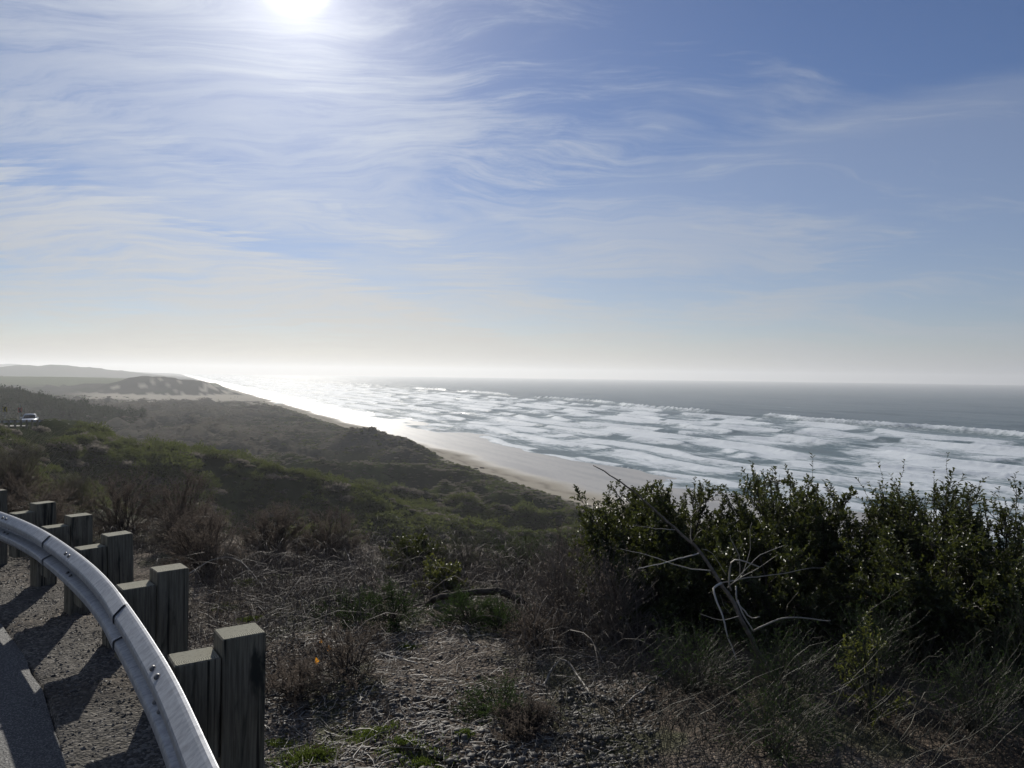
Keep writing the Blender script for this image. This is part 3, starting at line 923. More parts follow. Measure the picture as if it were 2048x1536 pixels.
def block(w, dp, h, bev=0.006, notch=0.0):
    """timber: w across the road, dp along it, top face separate; origin at the top centre"""
    a, b = w / 2, dp / 2
    o = [(-a, -b + bev), (-a + bev, -b), (a - bev, -b), (a, -b + bev), (a, b - bev), (a - bev, b), (-a + bev, b), (-a, b - bev)]
    top = [(x * (1 - bev / a), y * (1 - bev / b)) for x, y in o]
    V = [(x, y, 0.0) for x, y in top] + [(x, y, -bev) for x, y in o] + [(x, y, -h) for x, y in o]
    V = np.array(V)
    V[:8, 2] += notch * (V[:8, 0] / a)
    Q, mi = [], []
    for r_ in range(2):
        for j in range(8):
            Q.append([r_ * 8 + j, (r_ + 1) * 8 + j, (r_ + 1) * 8 + (j + 1) % 8, r_ * 8 + (j + 1) % 8])
            mi.append(0)
    for base, up in ((0, True), (16, False)):
        for q in ([0, 1, 2, 3], [0, 3, 4, 7], [4, 5, 6, 7]):
            q = [base + k for k in q]
            Q.append(q if up else q[::-1])
            mi.append(1 if up else 0)
    return V, np.array(Q), mi


def bolt_mesh():
    V, Q = [], []
    n = 8
    for r_, zz_ in ((0.013, 0.0), (0.0125, 0.004), (0.009, 0.008), (0.003, 0.009)):
        for k in range(n):
            V.append((r_ * math.cos(k * 2 * math.pi / n) * 1.25, r_ * math.sin(k * 2 * math.pi / n), zz_))
    for r_ in range(3):
        for k in range(n):
            Q.append([r_ * n + k, r_ * n + (k + 1) % n, (r_ + 1) * n + (k + 1) % n, (r_ + 1) * n + k])
    Q += [[24, 25, 26, 27], [24, 27, 28, 31], [28, 29, 30, 31]]
    return mesh('bolt', np.array(V), [np.array(Q)], m_bolt)


bm_ = bolt_mesh()
arc = np.concatenate([[0], np.cumsum(np.linalg.norm(np.diff(rail_c, axis=0), axis=1))])


def on_rail(a):
    return np.array([np.interp(a, arc, rail_c[:, 0]), np.interp(a, arc, rail_c[:, 1])])


def arc_near(p):
    return arc[np.argmin(((rail_c - p) ** 2).sum(1))]


post_xy = np.array([[-1.05, 3.10], [-1.93, 4.26], [-2.80, 5.40], [-3.64, 6.28], [-4.43, 7.03], [-5.55, 7.95]])
post_arc = [arc_near(p) for p in post_xy]
post_arc = [post_arc[0] - 3.05, post_arc[0] - 1.5] + post_arc + [post_arc[-1] + 1.5, post_arc[-1] + 3.0]
post_ang = [None, None, 35, 41, 46, 50, 55, 54, None, None]
rail = obj('guardrail', None, loc=(-1.4, 3.0, gz(-1.4, 3.0)), label='curved galvanised steel guardrail on stout timber posts beside the shaded road', cat='guardrail')
rl0 = Vector(rail.location)


def child(name, me, parent_loc, par):
    o = obj(name, me, par)
    o.location = -Vector(parent_loc)
    return o


ztop = road_z(rail_c[:, 1]) + 0.70
cuts = [0.0, post_arc[2] + 0.28, post_arc[4] + 0.24, post_arc[6] + 0.2, arc[-1]]
cuts = [0.0, post_arc[1] + 0.2, post_arc[3] - 0.10, post_arc[5] - 0.1, post_arc[7] - 0.1, arc[-1]]
for k in range(len(cuts) - 1):
    lo, hi = cuts[k] - (0.30 if k else 0), cuts[k + 1]
    grid = np.linspace(lo, hi, int((hi - lo) / 0.08) + 2)
    pth = np.array([on_rail(a) for a in grid])
    zt_ = np.interp(grid, arc, ztop)
    # the near end of each length laps over the one before
    tp = 0.009 * np.clip(1 - (grid - lo) / 0.40, 0, 1) * (k > 0)
    tn = unit(np.gradient(pth, axis=0))
    pth = pth + np.stack([-tn[:, 1], tn[:, 0]], 1) * tp[:, None]
    V_, Q_ = beam(pth, zt_ + tp * 0.6)
    sec = child('rail_section', mesh('rail_section', V_, [Q_], m_galv, smooth=False), rl0, rail)
    me_ = sec.data
    for p_ in me_.polygons:
        p_.use_smooth = False

    for pa in post_arc[::2]:
        if lo < pa <= hi:
            for da in (-0.055, 0.055):
                for (n0, z0, nn) in ((0.058 * KR, 0.279 * KR, (0.70, 0.71)), (0.045 * KR, 0.1225 * KR, (0.38, 0.92))):
                    c_ = on_rail(pa + da)
                    t2 = unit(on_rail(pa + da + 0.02) - on_rail(pa + da - 0.02))
                    lf = np.array([-t2[1], t2[0]])
                    zc = np.interp(pa + da, arc, ztop) - 0.312 * KR + z0
                    w_ = Vector((c_[0] + lf[0] * (n0 + 0.002), c_[1] + lf[1] * (n0 + 0.002), zc + 0.001))
                    nv = Vector((lf[0] * nn[0], lf[1] * nn[0], nn[1])).normalized()
                    tv = Vector((t2[0], t2[1], 0))
                    mt = Matrix((tv, nv.cross(tv), nv)).transposed().to_4x4()
                    b_ = obj('bolt', bm_, sec)
                    mt.translation = w_
                    b_.matrix_local = mt
PW, PD = 0.173, 0.150
for k, pa in enumerate(post_arc):
    c_ = on_rail(pa)
    t2 = unit(on_rail(pa + 0.05) - on_rail(pa - 0.05))
    ang_ = math.degrees(math.atan2(t2[1], t2[0])) - 90 if post_ang[k] is None else post_ang[k]
    ang_ = R(ang_)
    rt = np.array([math.cos(ang_), math.sin(ang_)])
    zg = road_z(c_[1])
    jit = rng.normal(size=4) * 0.006
    for nm, off, top, hh in (('blockout', 0.004 + PW / 2, 0.712, 0.40), ('post', 0.008 + PW * 1.5, 0.78, 1.3)):
        ctr = c_ + rt * off
        V_, Q_, mi = block(PW, PD, hh, 0.005)
        V_[:, 0] *= 1 + jit[0]
        me_ = mesh(nm, V_, [Q_], [m_wood, m_endgrain], mi, False)
        b_ = obj(nm, me_, rail)
        b_.location = Vector((ctr[0], ctr[1], zg + top + jit[1])) - rl0
        b_.rotation_euler = (jit[2] * 1.5, jit[3] * 1.5, ang_)


# ------------------------------------------------------------------ plants: builders
def tint_attr(me, n_items, per, r_):
    attr(me, 'tint', np.repeat(r_.random(n_items), per))


def stems_mesh(name, pts, rad, mat_, r_, sides=3):
    V_, Q_ = tubes(pts, rad, sides)
    me_ = mesh(name, V_, [Q_], mat_)
    tint_attr(me_, len(pts), pts.shape[1] * sides, r_)
    return me_


def leaf_mesh(name, p, dr, nr_, ln, wd, mat_, r_, fold=0.18, droop=0.15):
    thin = True
    V_, T_ = leaves(p, dr, nr_, ln, wd, fold, droop, thin)
    me_ = mesh(name, V_, [T_], mat_, smooth=False)
    tint_attr(me_, len(p), 4 if thin else 5, r_)
    return me_


def sample_line(pts, which, tt):
    K = pts.shape[1]
    f = tt * (K - 1)
    i0 = np.minimum(f.astype(int), K - 2)
    fr = (f - i0)[:, None]
    a, b = pts[which, i0], pts[which, i0 + 1]
    return a * (1 - fr) + b * fr, unit(b - a)


def shrub(name, label, cat, x, y, h, r, seed, mats, n_br=42, n_tw=11, n_lf=19, leaf=(0.030, 0.016), tw_len=(0.10, 0.24), up=0.55,
          flat=1.0, group=None, leggy=0.0, lean=(0, 0), stem_r=0.009, twig_r=0.0022, t0=0.25, dome=1.0):
    """woody shrub: branches from the root, twigs on the branches, leaves on the twigs"""
    q = np.random.default_rng(seed)
    base = np.array([x, y, gz(x, y) - 0.02])
    root = obj(name, None, loc=base, label=label, cat=cat, group=group)
    # ends of branches fill a dome
    th = q.random(n_br) * 2 * math.pi
    el = np.arcsin(q.random(n_br) ** 0.8)
    rad_ = 0.5 + 0.47 * q.random(n_br) ** 0.5
    ce = np.cos(el) ** dome
    tip = np.stack([np.cos(th) * ce * r * rad_, np.sin(th) * ce * r * rad_ * flat, (0.12 + 0.88 * np.sin(el)) * h * rad_], 1)
    tip[:, :2] += np.array(lean) * tip[:, 2:3]
    a = np.zeros((n_br, 3))
    a[:, :2] = q.normal(size=(n_br, 2)) * r * 0.10
    br = curve_pts(a, tip, 8, 0.05, q)
    br[:, :, 2] += (0.10 * h * np.sin(np.linspace(0, math.pi, 8)))[None]
    rb_ = stem_r * (1.0 - 0.72 * np.linspace(0, 1, 8))[None] * (0.6 + 0.6 * q.random((n_br, 1)))
    obj('branches', stems_mesh('branches', br, rb_, mats[0], q, 5), root)
    N = n_br * n_tw
    which = np.repeat(np.arange(n_br), n_tw)
    tt = t0 + (1 - t0) * q.random(N) ** 0.7
    p0, dr = sample_line(br, which, tt)
    out_ = unit(p0 - np.array([0, 0, h * 0.25]))
    dirn = unit(dr * 0.6 + out_ * 0.6 + np.array([0, 0, up]) + q.normal(size=(N, 3)) * 0.42)
    L = (tw_len[0] + (tw_len[1] - tw_len[0]) * q.random(N))
    if leggy:
        long_ = q.random(N) < leggy
        L = np.where(long_, L * 1.9, L)
        dirn = np.where(long_[:, None], unit(dirn + np.array([0, 0, 0.9])), dirn)
    tw = curve_pts(p0, p0 + dirn * L[:, None], 5, 0.05, q)
    rt_ = np.full((N, 5), twig_r) * np.linspace(1, 0.45, 5)[None]
    tm = stems_mesh('twigs', tw, rt_, mats[0], q, 3)
    to = obj('twigs', tm, root)
    to['kind'] = 'stuff'
    M_ = N * n_lf
    which = np.repeat(np.arange(N), n_lf)
    tt = np.tile((np.arange(n_lf) + 0.5) / n_lf, N)
    tt = np.clip(0.15 + 0.9 * tt + q.normal(size=M_) * 0.04, 0.05, 1)
    lp, ld = sample_line(tw, which, tt)
    rv = unit(q.normal(size=(M_, 3)))
    side = unit(np.cross(ld, rv))
    dl = unit(side * 0.8 + ld * 0.65 + np.array([0, 0, 0.12]))
    nr_ = unit(ld * 0.8 - side * 0.4 + q.normal(size=(M_, 3)) * 0.35 + np.array([0, 0, 0.5]))
    sz = 0.45 + 0.85 * q.random(M_) ** 1.3
    lm = leaf_mesh('leaves', lp, dl, nr_, leaf[0] * sz, leaf[1] * sz, mats[1], q)
    lo = obj('leaves', lm, root)
    lo['kind'] = 'stuff'
    return root


# ------------------------------------------------------------------ evergreen shrubs on the right
EV = [(0.98, 6.05, 1.08, 0.55, 0.0, 'leftmost evergreen shrub of the row, dark glossy leaves, its round top against the wet sand'),
      (1.56, 6.30, 1.06, 0.55, 0.0, 'glossy evergreen shrub behind the dead sapling, second from the left of the row'),
      (2.18, 6.10, 1.20, 0.56, 0.06, 'taller dark evergreen shrub with reddish tips in the middle of the row'),
      (2.74, 6.15, 1.10, 0.54, 0.0, 'lower domed evergreen shrub just right of the tallest middle one'),
      (3.30, 5.85, 1.12, 0.46, 0.34, 'open leggy evergreen shrub with long bare shoots standing above the surf'),
      (3.85, 5.75, 1.05, 0.50, 0.16, 'evergreen shrub cut by the right edge of the picture'),
      (2.78, 4.95, 0.92, 0.58, 0.0, 'dense shadowed evergreen shrub in front of the row, low right'),
      (1.85, 5.35, 0.86, 0.54, 0.0, 'dark evergreen shrub low behind the base of the dead sapling'),
      (3.30, 4.55, 0.84, 0.56, 0.0, 'near-black evergreen shrub in the lower right corner'),
      (1.30, 6.75, 1.02, 0.50, 0.0, 'evergreen shrub half hidden behind the two leftmost ones'),
      (2.55, 6.75, 1.06, 0.52, 0.0, 'evergreen shrub at the back, between the tall middle one and the low domed one'),
      (3.60, 6.45, 0.98, 0.48, 0.0, 'evergreen shrub at the back, seen through the open leggy one'),
      (1.12, 5.55, 0.62, 0.42, 0.0, 'small yellowish-leaved evergreen shrub below the leftmost one')]
for k, (x, y, h, r, lg, lab) in enumerate(EV):
    shrub('evergreen_shrub', lab, 'shrub', x, y, h, r, 400 + k, (m_stem, m_leaf), 84 if lg < 0.3 else 58, 12, 16 if lg < 0.3 else 14, tw_len=(0.08, 0.17), up=0.30,
          leaf=(0.034, 0.019), leggy=lg, dome=0.5, group='evergreen shrubs along the bluff edge', lean=(-0.08, 0))

# ------------------------------------------------------------------ dry brown bushes, left and middle
DRY = [(-3.02, 7.45, 0.66, 0.42, 'round dry brown bush standing alone behind the second and third guardrail posts'),
       (-4.75, 9.20, 0.88, 0.52, 'tall dry brown bush left of the round one, above the guardrail posts'),
       (-4.10, 9.35, 0.82, 0.50, 'dry brown bush touching the tall one on its right side'),
       (-2.55, 8.15, 0.56, 0.40, 'dark dry bush just right of the lone round brown one'),
       (-1.95, 8.10, 0.52, 0.42, 'thin dry bush with upright twigs, rightmost of the brown bushes'),
       (-5.45, 9.10, 0.52, 0.55, 'low sprawling dry bush between the far posts and the tall brown bush'),
       (-6.55, 10.3, 0.62, 0.62, 'broad dry bush behind the farthest guardrail posts'),
       (-3.65, 8.55, 0.42, 0.48, 'low dry bush between the lone round one and the tall pair'),
       (-7.75, 11.6, 0.80, 0.70, 'dry brown bush at the left edge below the dune grass')]
for k, (x, y, h, r, lab) in enumerate(DRY):
    shrub('dry_bush', lab, 'bush', x, y, h, r, 500 + k, (m_stem, m_dryleaf), 58, 16, 13, leaf=(0.026, 0.0050), tw_len=(0.08, 0.19), up=0.38, dome=0.7,
          group='dry brown bushes behind the guardrail', stem_r=0.006, twig_r=0.0016, t0=0.15)

# ------------------------------------------------------------------ low green and other small shrubs in the clearing
LOW = [(-1.22, 5.75, 0.28, 0.33, m_gorse, 'low dark green spiny shrub left of the bare path, behind the orange leaves'),
       (-0.88, 5.60, 0.30, 0.26, m_gorse, 'low green shrub on the left edge of the bare path'),
       (-0.30, 5.72, 0.22, 0.36, m_gorse, 'low green shrub right of the bare path under the arched log'),
       (-0.04, 5.55, 0.20, 0.28, m_gorse, 'dark green spiny shrub at the right end of the arched log'),
       (-0.62, 6.70, 0.30, 0.24, m_weed, 'small yellow-green shrub at the left end of the arched log'),
       (-0.45, 7.55, 0.46, 0.46, m_silver, 'pale grey-green bush behind the arched log'),
       (0.10, 7.50, 0.40, 0.50, m_gorse, 'loose olive green bush right of the pale grey-green one'),
       (-0.98, 4.62, 0.34, 0.34, m_dryleaf, 'half-dead brown spiny shrub beside the orange leaves'),
       (-1.25, 4.35, 0.22, 0.24, m_dryleaf, 'withered low shrub at the foot of the nearest post'),
       (-0.05, 4.05, 0.27, 0.22, m_gorse, 'small olive spiny shrub on the pebbles in the foreground'),
       (0.10, 3.80, 0.13, 0.16, m_dryleaf, 'tiny dry brown sprig in front of the olive spiny shrub'),
       (0.22, 5.15, 0.30, 0.26, m_dryleaf, 'reddish brown twiggy shrub right of the bare path'),
       (-0.95, 7.40, 0.36, 0.34, m_leaf, 'small shrub of glossy bramble leaves left of the grey-green bush')]
for k, (x, y, h, r, mt, lab) in enumerate(LOW):
    big = mt in (m_leaf, m_weed)
    shrub('low_shrub', lab, 'shrub', x, y, h, r, 600 + k, (m_stem, mt), 34, 9, 16 if not big else 9,
          leaf=(0.034, 0.022) if big else (0.020, 0.0042), tw_len=(0.05, 0.13), up=0.45, stem_r=0.004, twig_r=0.0014, t0=0.1)
# upright thicket of bare reddish stems
THK = [(0.42, 5.55, 0.62, 0.34, 'thicket of bare dark upright stems at the left foot of the evergreen shrubs'),
       (0.72, 5.25, 0.56, 0.32, 'bare stemmed thicket in front of the small yellowish-leaved shrub'),
       (0.55, 6.60, 0.56, 0.46, 'grey tangle of bare stems left of the evergreen row')]
for k, (x, y, h, r, lab) in enumerate(THK):
    shrub('bare_thicket', lab, 'thicket', x, y, h, r, 640 + k, (m_bramble, m_dryleaf), 60, 10, 3, leaf=(0.018, 0.008), tw_len=(0.12, 0.3), up=0.6,
          stem_r=0.0045, twig_r=0.0016, t0=0.15)


# ------------------------------------------------------------------ dead sapling, logs, sticks
def px_line(pl, Y0, Y1):
    n = len(pl)
    return np.array([at(u, v, Y0 + (Y1 - Y0) * i / (n - 1)) for i, (u, v) in enumerate(pl)])


def smooth3(p, step=0.04):
    return catmull(p, step)


def limb(name, p, r0, r1, mat_, sides=6, wob=0.004, seed=1):
    p = smooth3(p)
    q = np.random.default_rng(seed)
    w = np.stack([fbm(np.arange(len(p)) * 0.35, np.full(len(p), 3.0 * j + seed), 900, 2) for j in range(3)], 1) * wob
    p = p + w
    rad_ = np.linspace(r0, r1, len(p)) * (1 + 0.12 * noise2(np.arange(len(p)) * 0.5, np.full(len(p), seed * 1.7), 901))
    V_, Q_ = tubes(p[None], rad_[None], sides)
    n = len(V_)
    V_ = np.vstack([V_, p[:1], p[-1:]])
    i = np.arange(sides)
    T_ = np.vstack([np.stack([np.full(sides, n), (i + 1) % sides, i], -1), np.stack([np.full(sides, n + 1), n - sides + i, n - sides + (i + 1) % sides], -1)])
    me_ = mesh(name, V_, [Q_, T_], mat_)
    attr(me_, 'tint', np.full(len(V_), q.random()))
    return me_


sap_base = at(1566, 1405, 4.45)
sap_base[2] = gz(sap_base[0], sap_base[1])
sap = obj('dead_sapling', None, loc=sap_base, label='leaning dead sapling with pale bare branches in front of the evergreen shrubs', cat='dead tree')
sl0 = Vector(sap.location)
main = [(1566, 1405), (1530, 1330), (1484, 1240), (1462, 1196), (1438, 1164), (1421, 1133), (1394, 1098), (1357, 1062), (1306, 1018), (1265, 981), (1220, 950), (1187, 930)]
mp = px_line(main, 4.45, 5.3)
mp[0, 2] = sap_base[2] - 0.05
child('trunk', limb('trunk', mp, 0.017, 0.0035, m_sap, 7, 0.008, 3), sl0, sap)
BR = [([(1462, 1181), (1459, 1164), (1462, 1125), (1480, 1120), (1500, 1127), (1521, 1135)], 4.55, 4.40, .0065, .004),
      ([(1443, 1167), (1427, 1177), (1431, 1196), (1440, 1218), (1448, 1247), (1462, 1290), (1475, 1325)], 4.66, 4.42, .0075, .004),
      ([(1472, 1172), (1475, 1203), (1489, 1223), (1504, 1236), (1519, 1233)], 4.6, 4.45, .006, .003),
      ([(1475, 1200), (1484, 1225), (1497, 1248), (1506, 1262)], 4.55, 4.5, .005, .004),
      ([(1440, 1166), (1489, 1157), (1565, 1147), (1614, 1137), (1650, 1135)], 4.68, 4.75, .004, .0014),
      ([(1506, 1262), (1531, 1250), (1560, 1238), (1590, 1235), (1640, 1240), (1660, 1241)], 4.5, 4.35, .0075, .003),
      ([(1421, 1141), (1385, 1138), (1345, 1128), (1301, 1112), (1240, 1098)], 4.75, 4.7, .004, .0012),
      ([(1397, 1107), (1357, 1118), (1310, 1130), (1277, 1137)], 4.82, 4.6, .0045, .0025),
      ([(1384, 1084), (1382, 1066), (1381, 1047)], 4.85, 4.75, .004, .0025),
      ([(1384, 1084), (1392, 1070), (1405, 1058)], 4.85, 4.7, .003, .0012),
      ([(1350, 1060), (1301, 1056), (1267, 1050)], 4.95, 4.8, .003, .0012),
      ([(1455, 1175), (1490, 1140), (1520, 1110), (1555, 1096), (1570, 1090)], 4.64, 4.5, .003, .001),
      ([(1480, 1150), (1478, 1110), (1462, 1080), (1460, 1070)], 4.66, 4.7, .003, .0012),
      ([(1485, 1150), (1500, 1100), (1500, 1060), (1504, 1045)], 4.62, 4.6, .0025, .001),
      ([(1460, 1170), (1500, 1145), (1540, 1120), (1556, 1110)], 4.6, 4.4, .003, .001),
      ([(1452, 1150), (1425, 1108), (1405, 1098)], 4.72, 4.6, .003, .0015),
      ([(1462, 1230), (1450, 1215), (1440, 1190)], 4.6, 4.4, .002, .001),
      ([(1478, 1232), (1440, 1240), (1400, 1228)], 4.58, 4.5, .0025, .001)]
for k, (pl, y0, y1, r0, r1) in enumerate(BR):
    child('branch', limb('branch', px_line(pl, y0, y1), r0, r1, m_dead, 5, 0.006, 20 + k), sl0, sap)


def ground_line(pl, lift=0.0, r=0.01):
    """pixel outline -> points lying on the ground (marched along the sight line)"""
    out_ = []
    for u, v in pl:
        q = ray(u, v)
        ys = np.linspace(2.5, 14, 500)
        zz_ = EYE + q.z * ys
        gl = land(q.x * ys, ys)
        k = np.argmax(zz_ < gl + lift)
        out_.append([q.x * ys[k], ys[k], gl[k] + lift + r])
    return np.array(out_)


def lying(name, label, cat, pl, r0, r1, mat_, lifts=None, seed=1, sides=8, wob=0.01):
    p = ground_line(pl, 0.0, min(r0, r1) * 0.6)
    if lifts is not None:
        p[:, 2] += np.array(lifts)
    me_ = limb(name, p, r0, r1, mat_, sides, wob, seed)
    return obj(name, me_, label=label, cat=cat)


al_ = px_line([(846, 1226), (868, 1200), (926, 1187), (994, 1183), (1029, 1195), (1052, 1213), (1057, 1240), (1052, 1268)], 6.15, 5.85)
for e_ in (0, -1):
    al_[e_, 2] = gz(al_[e_, 0], al_[e_, 1]) - 0.02
obj('log', limb('log', al_, 0.024, 0.034, m_bark, 8, 0.012, 3), label='dark arched log lying across the low green shrubs in the clearing', cat='log')
lying('log', 'dark flat log lying left of the arched one', 'log', [(650, 1208), (720, 1205), (790, 1205), (842, 1210)], 0.026, 0.014, m_bark, [0, .02, .02, 0], 4)
STK = [([(742, 1305), (770, 1312), (800, 1320), (835, 1330)], .010, .006, 'pale bleached stick behind the half-dead brown shrub'),
       ([(800, 1392), (834, 1414), (875, 1430), (920, 1440)], .006, .003, 'long pale stick lying on the bare path'),
       ([(640, 1385), (648, 1400), (654, 1420)], .004, .003, 'short pale stick poking from under the half-dead brown shrub'),
       ([(1092, 1165), (1105, 1180), (1118, 1195)], .008, .006, 'thick pale stub left of the bare thicket'),
       ([(1085, 1375), (1110, 1345), (1128, 1342), (1150, 1362), (1180, 1392)], .008, .005, 'forked pale branch at the foot of the bare thicket'),
       ([(1020, 1228), (1060, 1210), (1100, 1196)], .004, .002, 'thin pale stick leaning across the right end of the arched log'),
       ([(682, 1110), (700, 1135), (705, 1160)], .008, .005, 'bent pale stick standing up behind the flat log'),
       ([(1235, 1425), (1290, 1380), (1340, 1340)], .005, .003, 'long slanting stick at the left of the tall dry grass'),
       ([(366, 1188), (430, 1166), (480, 1168), (530, 1190)], .006, .003, 'long arching cane growing from behind the nearest post'),
       ([(588, 1460), (595, 1440), (608, 1425)], .004, .003, 'short pale twig on the gravel right of the nearest post')]
for k, (pl, r0, r1, lab) in enumerate(STK):
    lf = None
    if k == 6:
        lf = [.16, .06, 0]
    if k == 8:
        lf = [.14, .22, .2, 0.05]
    if k == 4:
        lf = [0, .04, .06, .05, 0]
    lying('dead_branch' if k == 4 else 'stick', lab, 'stick', pl, r0, r1, m_dead, lf, 40 + k, 5, 0.006)

# coloured leaves
LV = [(632, 1322, 4.75, 0.05, m_orange, 'bright orange leaf hanging in the bare twigs right of the nearest post'),
      (656, 1297, 4.95, 0.05, m_orange, 'orange leaf above and right of the brightest one'),
      (641, 1283, 5.0, 0.035, m_orange, 'small orange leaf highest of the three orange ones'),
      (1229, 1478, 3.82, 0.040, m_red, 'small red leaf low in the dry grass')]
for k, (u, v, Y0, sz, mt, lab) in enumerate(LV):
    p = at(u, v, Y0)
    q = np.random.default_rng(700 + k)
    c_ = np.zeros((1, 3))
    me_ = leaf_mesh('leaf', c_, np.array([[0.2, -0.1, -1.0]]), np.array([[0.5, -1.0, 0.2]]), np.array([sz]), np.array([sz * 0.6]), mt, q)
    o_ = obj('leaf', me_, loc=p + np.array([0, 0, sz * 0.5]), label=lab, cat='leaf')

# ------------------------------------------------------------------ tangles, grass, litter, pebbles (uncountable)
q = np.random.default_rng(88)


def near_pts(n, ulo, uhi, y0, y1, q):
    """ground points inside a wedge seen from the overlook"""
    Y_ = y0 + (y1 - y0) * q.random(n)
    X_ = ((ulo + (uhi - ulo) * q.random(n)) - 1024) / F_PX * Y_
    dd2 = road_dist(X_, Y_)[0]
    ok = dd2 > 0.75
    X_, Y_ = X_[ok], Y_[ok]
    return np.stack([X_, Y_, land(X_, Y_)], 1)


def arcs(base, L, hgt, q, K=8):
    N = len(base)
    th = q.random(N) * 2 * math.pi
    t = np.linspace(0, 1, K)
    dx = np.stack([np.cos(th), np.sin(th)], 1)
    P_ = np.zeros((N, K, 3))
    kink = q.normal(size=(N, K, 3)) * 0.018 * L[:, None, None]
    P_[:, :, :2] = base[:, None, :2] + dx[:, None] * (L[:, None] * t[None])[..., None]
    P_[:, :, 2] = base[:, None, 2] + hgt[:, None] * (np.sin(math.pi * (t * 0.82)) ** 0.8)[None]
    P_ += kink
    P_[:, 0] = base
    return P_


b_ = np.vstack([near_pts(2100, 420, 1220, 6.0, 8.2, q), near_pts(900, 300, 760, 4.6, 7.0, q), near_pts(700, 1030, 1330, 4.6, 6.4, q), near_pts(600, 60, 420, 7.8, 10, q)])
L = 0.12 + 0.55 * q.random(len(b_)) ** 1.6
P_ = arcs(b_, L, 0.04 + 0.36 * q.random(len(b_)) ** 1.9, q, 6)
rad_ = np.linspace(1, 0.5, 6)[None] * (0.0012 + 0.0022 * q.random((len(b_), 1)) ** 2)
o_ = obj('bramble_tangle', stems_mesh('bramble_tangle', P_, rad_, m_bramble, q), label='tangle of bare bramble canes spread along the bluff edge', cat='brambles', kind='stuff')

# upright thin weeds behind the clearing
b_ = np.vstack([near_pts(2200, 400, 1180, 6.6, 8.2, q), near_pts(500, 120, 420, 7.8, 10, q)])
N = len(b_)
tip = b_ + np.stack([q.normal(size=N) * 0.08, q.normal(size=N) * 0.08, 0.08 + 0.30 * q.random(N) ** 1.8], 1)
P_ = curve_pts(b_, tip, 6, 0.07, q)
rad_ = np.linspace(1, 0.5, 6)[None] * (0.0010 + 0.0012 * q.random((N, 1)))
obj('dry_weeds', stems_mesh('dry_weeds', P_, rad_, m_bramble, q), label='thin dry weed stalks standing along the bluff edge', cat='weeds', kind='stuff')

# tall dry grass and stalks, lower right
b_ = np.vstack([near_pts(900, 1240, 2080, 3.2, 4.6, q), near_pts(560, 1090, 1500, 3.25, 4.5, q), near_pts(420, 1500, 2080, 3.4, 4.9, q)])
N = len(b_)
pat = fbm(b_[:, 0] * 2.2, b_[:, 1] * 2.2, 717, 3)
hh = (0.06 + 0.26 * q.random(N) ** 1.4) * np.clip(1.0 + 0.9 * pat, 0.35, 1.8)
hh[-420:] += 0.30 * q.random(len(hh[-420:])) ** 1.5
th = q.random(N) * 6.283
ln_ = np.stack([0.14 + 0.62 * np.cos(th) * q.random(N), 0.62 * np.sin(th) * q.random(N), np.ones(N)], 1)
tip = b_ + ln_ * hh[:, None]
P_ = curve_pts(b_, tip, 7, 0.09, q)
t7 = np.linspace(0, 1, 7)
sgn_ = np.where(q.random(N) < 0.55, 1, -1)
P_[:, :, 0] += (hh * 0.5 * q.random(N) * sgn_)[:, None] * t7[None] ** 2.5
P_[:, :, 2] -= (hh * 0.35 * q.random(N) ** 2)[:, None] * t7[None] ** 3
rad_ = np.linspace(1, 0.35, 7)[None] * (0.0009 + 0.0018 * q.random((N, 1)) ** 2)
obj('dry_grass', stems_mesh('dry_grass', P_, rad_, m_straw, q), label='tall dry grass and stalks in the lower right corner', cat='grass', kind='stuff')

# upright broomy shrubs among the grass
BRM = [(1.05, 4.30, 0.36, 0.26, 'low grey broomy shrub at the left end of the tall dry grass'),
       (1.52, 4.15, 0.46, 0.26, 'broomy shrub of upright dry stems in front of the dead sapling'),
       (2.15, 4.45, 0.60, 0.28, 'tall broomy shrub of upright dry stems behind the yellow-green weed'),
       (2.42, 3.85, 0.46, 0.26, 'broomy dry shrub right of the yellow-green weed'),
       (1.30, 3.62, 0.28, 0.26, 'small broomy shrub at the bottom edge below the dead sapling'),
       (2.90, 4.25, 0.58, 0.30, 'dark broomy shrub near the right edge in front of the evergreens')]
for k, (x, y, h, r, lab) in enumerate(BRM):
    shrub('broomy_shrub', lab, 'shrub', x, y, h, r, 820 + k, (m_straw, m_gorse), 40, 8, 6, leaf=(0.022, 0.0045), tw_len=(0.08, 0.22), up=0.9,
          stem_r=0.0036, twig_r=0.0013, t0=0.3, lean=(0.1, 0))

# leafy weed standing in the grass
shrub('leafy_weed', 'yellow-green leafy weed on a bent stem standing in the tall dry grass', 'weed', 1.95, 4.0, 0.62, 0.20, 811, (m_straw, m_weed), 16, 8, 9,
      leaf=(0.024, 0.011), tw_len=(0.05, 0.12), lean=(-0.12, 0), stem_r=0.006)

# twig litter
b_ = np.vstack([near_pts(3600, 520, 1250, 3.4, 6.8, q), near_pts(900, 300, 700, 5.2, 8.0, q)])
N = len(b_)
th = q.random(N) * 2 * math.pi
L = 0.03 + 0.16 * q.random(N) ** 2.2
e_ = b_ + np.stack([np.cos(th) * L, np.sin(th) * L, 0 * L], 1)
e_[:, 2] = land(e_[:, 0], e_[:, 1])
b_[:, 2] += 0.004
e_[:, 2] += 0.004 + 0.02 * q.random(N)
P_ = curve_pts(b_, e_, 5, 0.06, q)
P_[:, :, 2] = np.maximum(P_[:, :, 2], b_[:, None, 2])
rad_ = np.linspace(1, 0.6, 5)[None] * (0.0010 + 0.0022 * q.random((N, 1)) ** 1.6)
obj('twig_litter', stems_mesh('twig_litter', P_, rad_, m_dead, q), label='broken twigs strewn over the bare clearing', cat='twigs', kind='stuff')

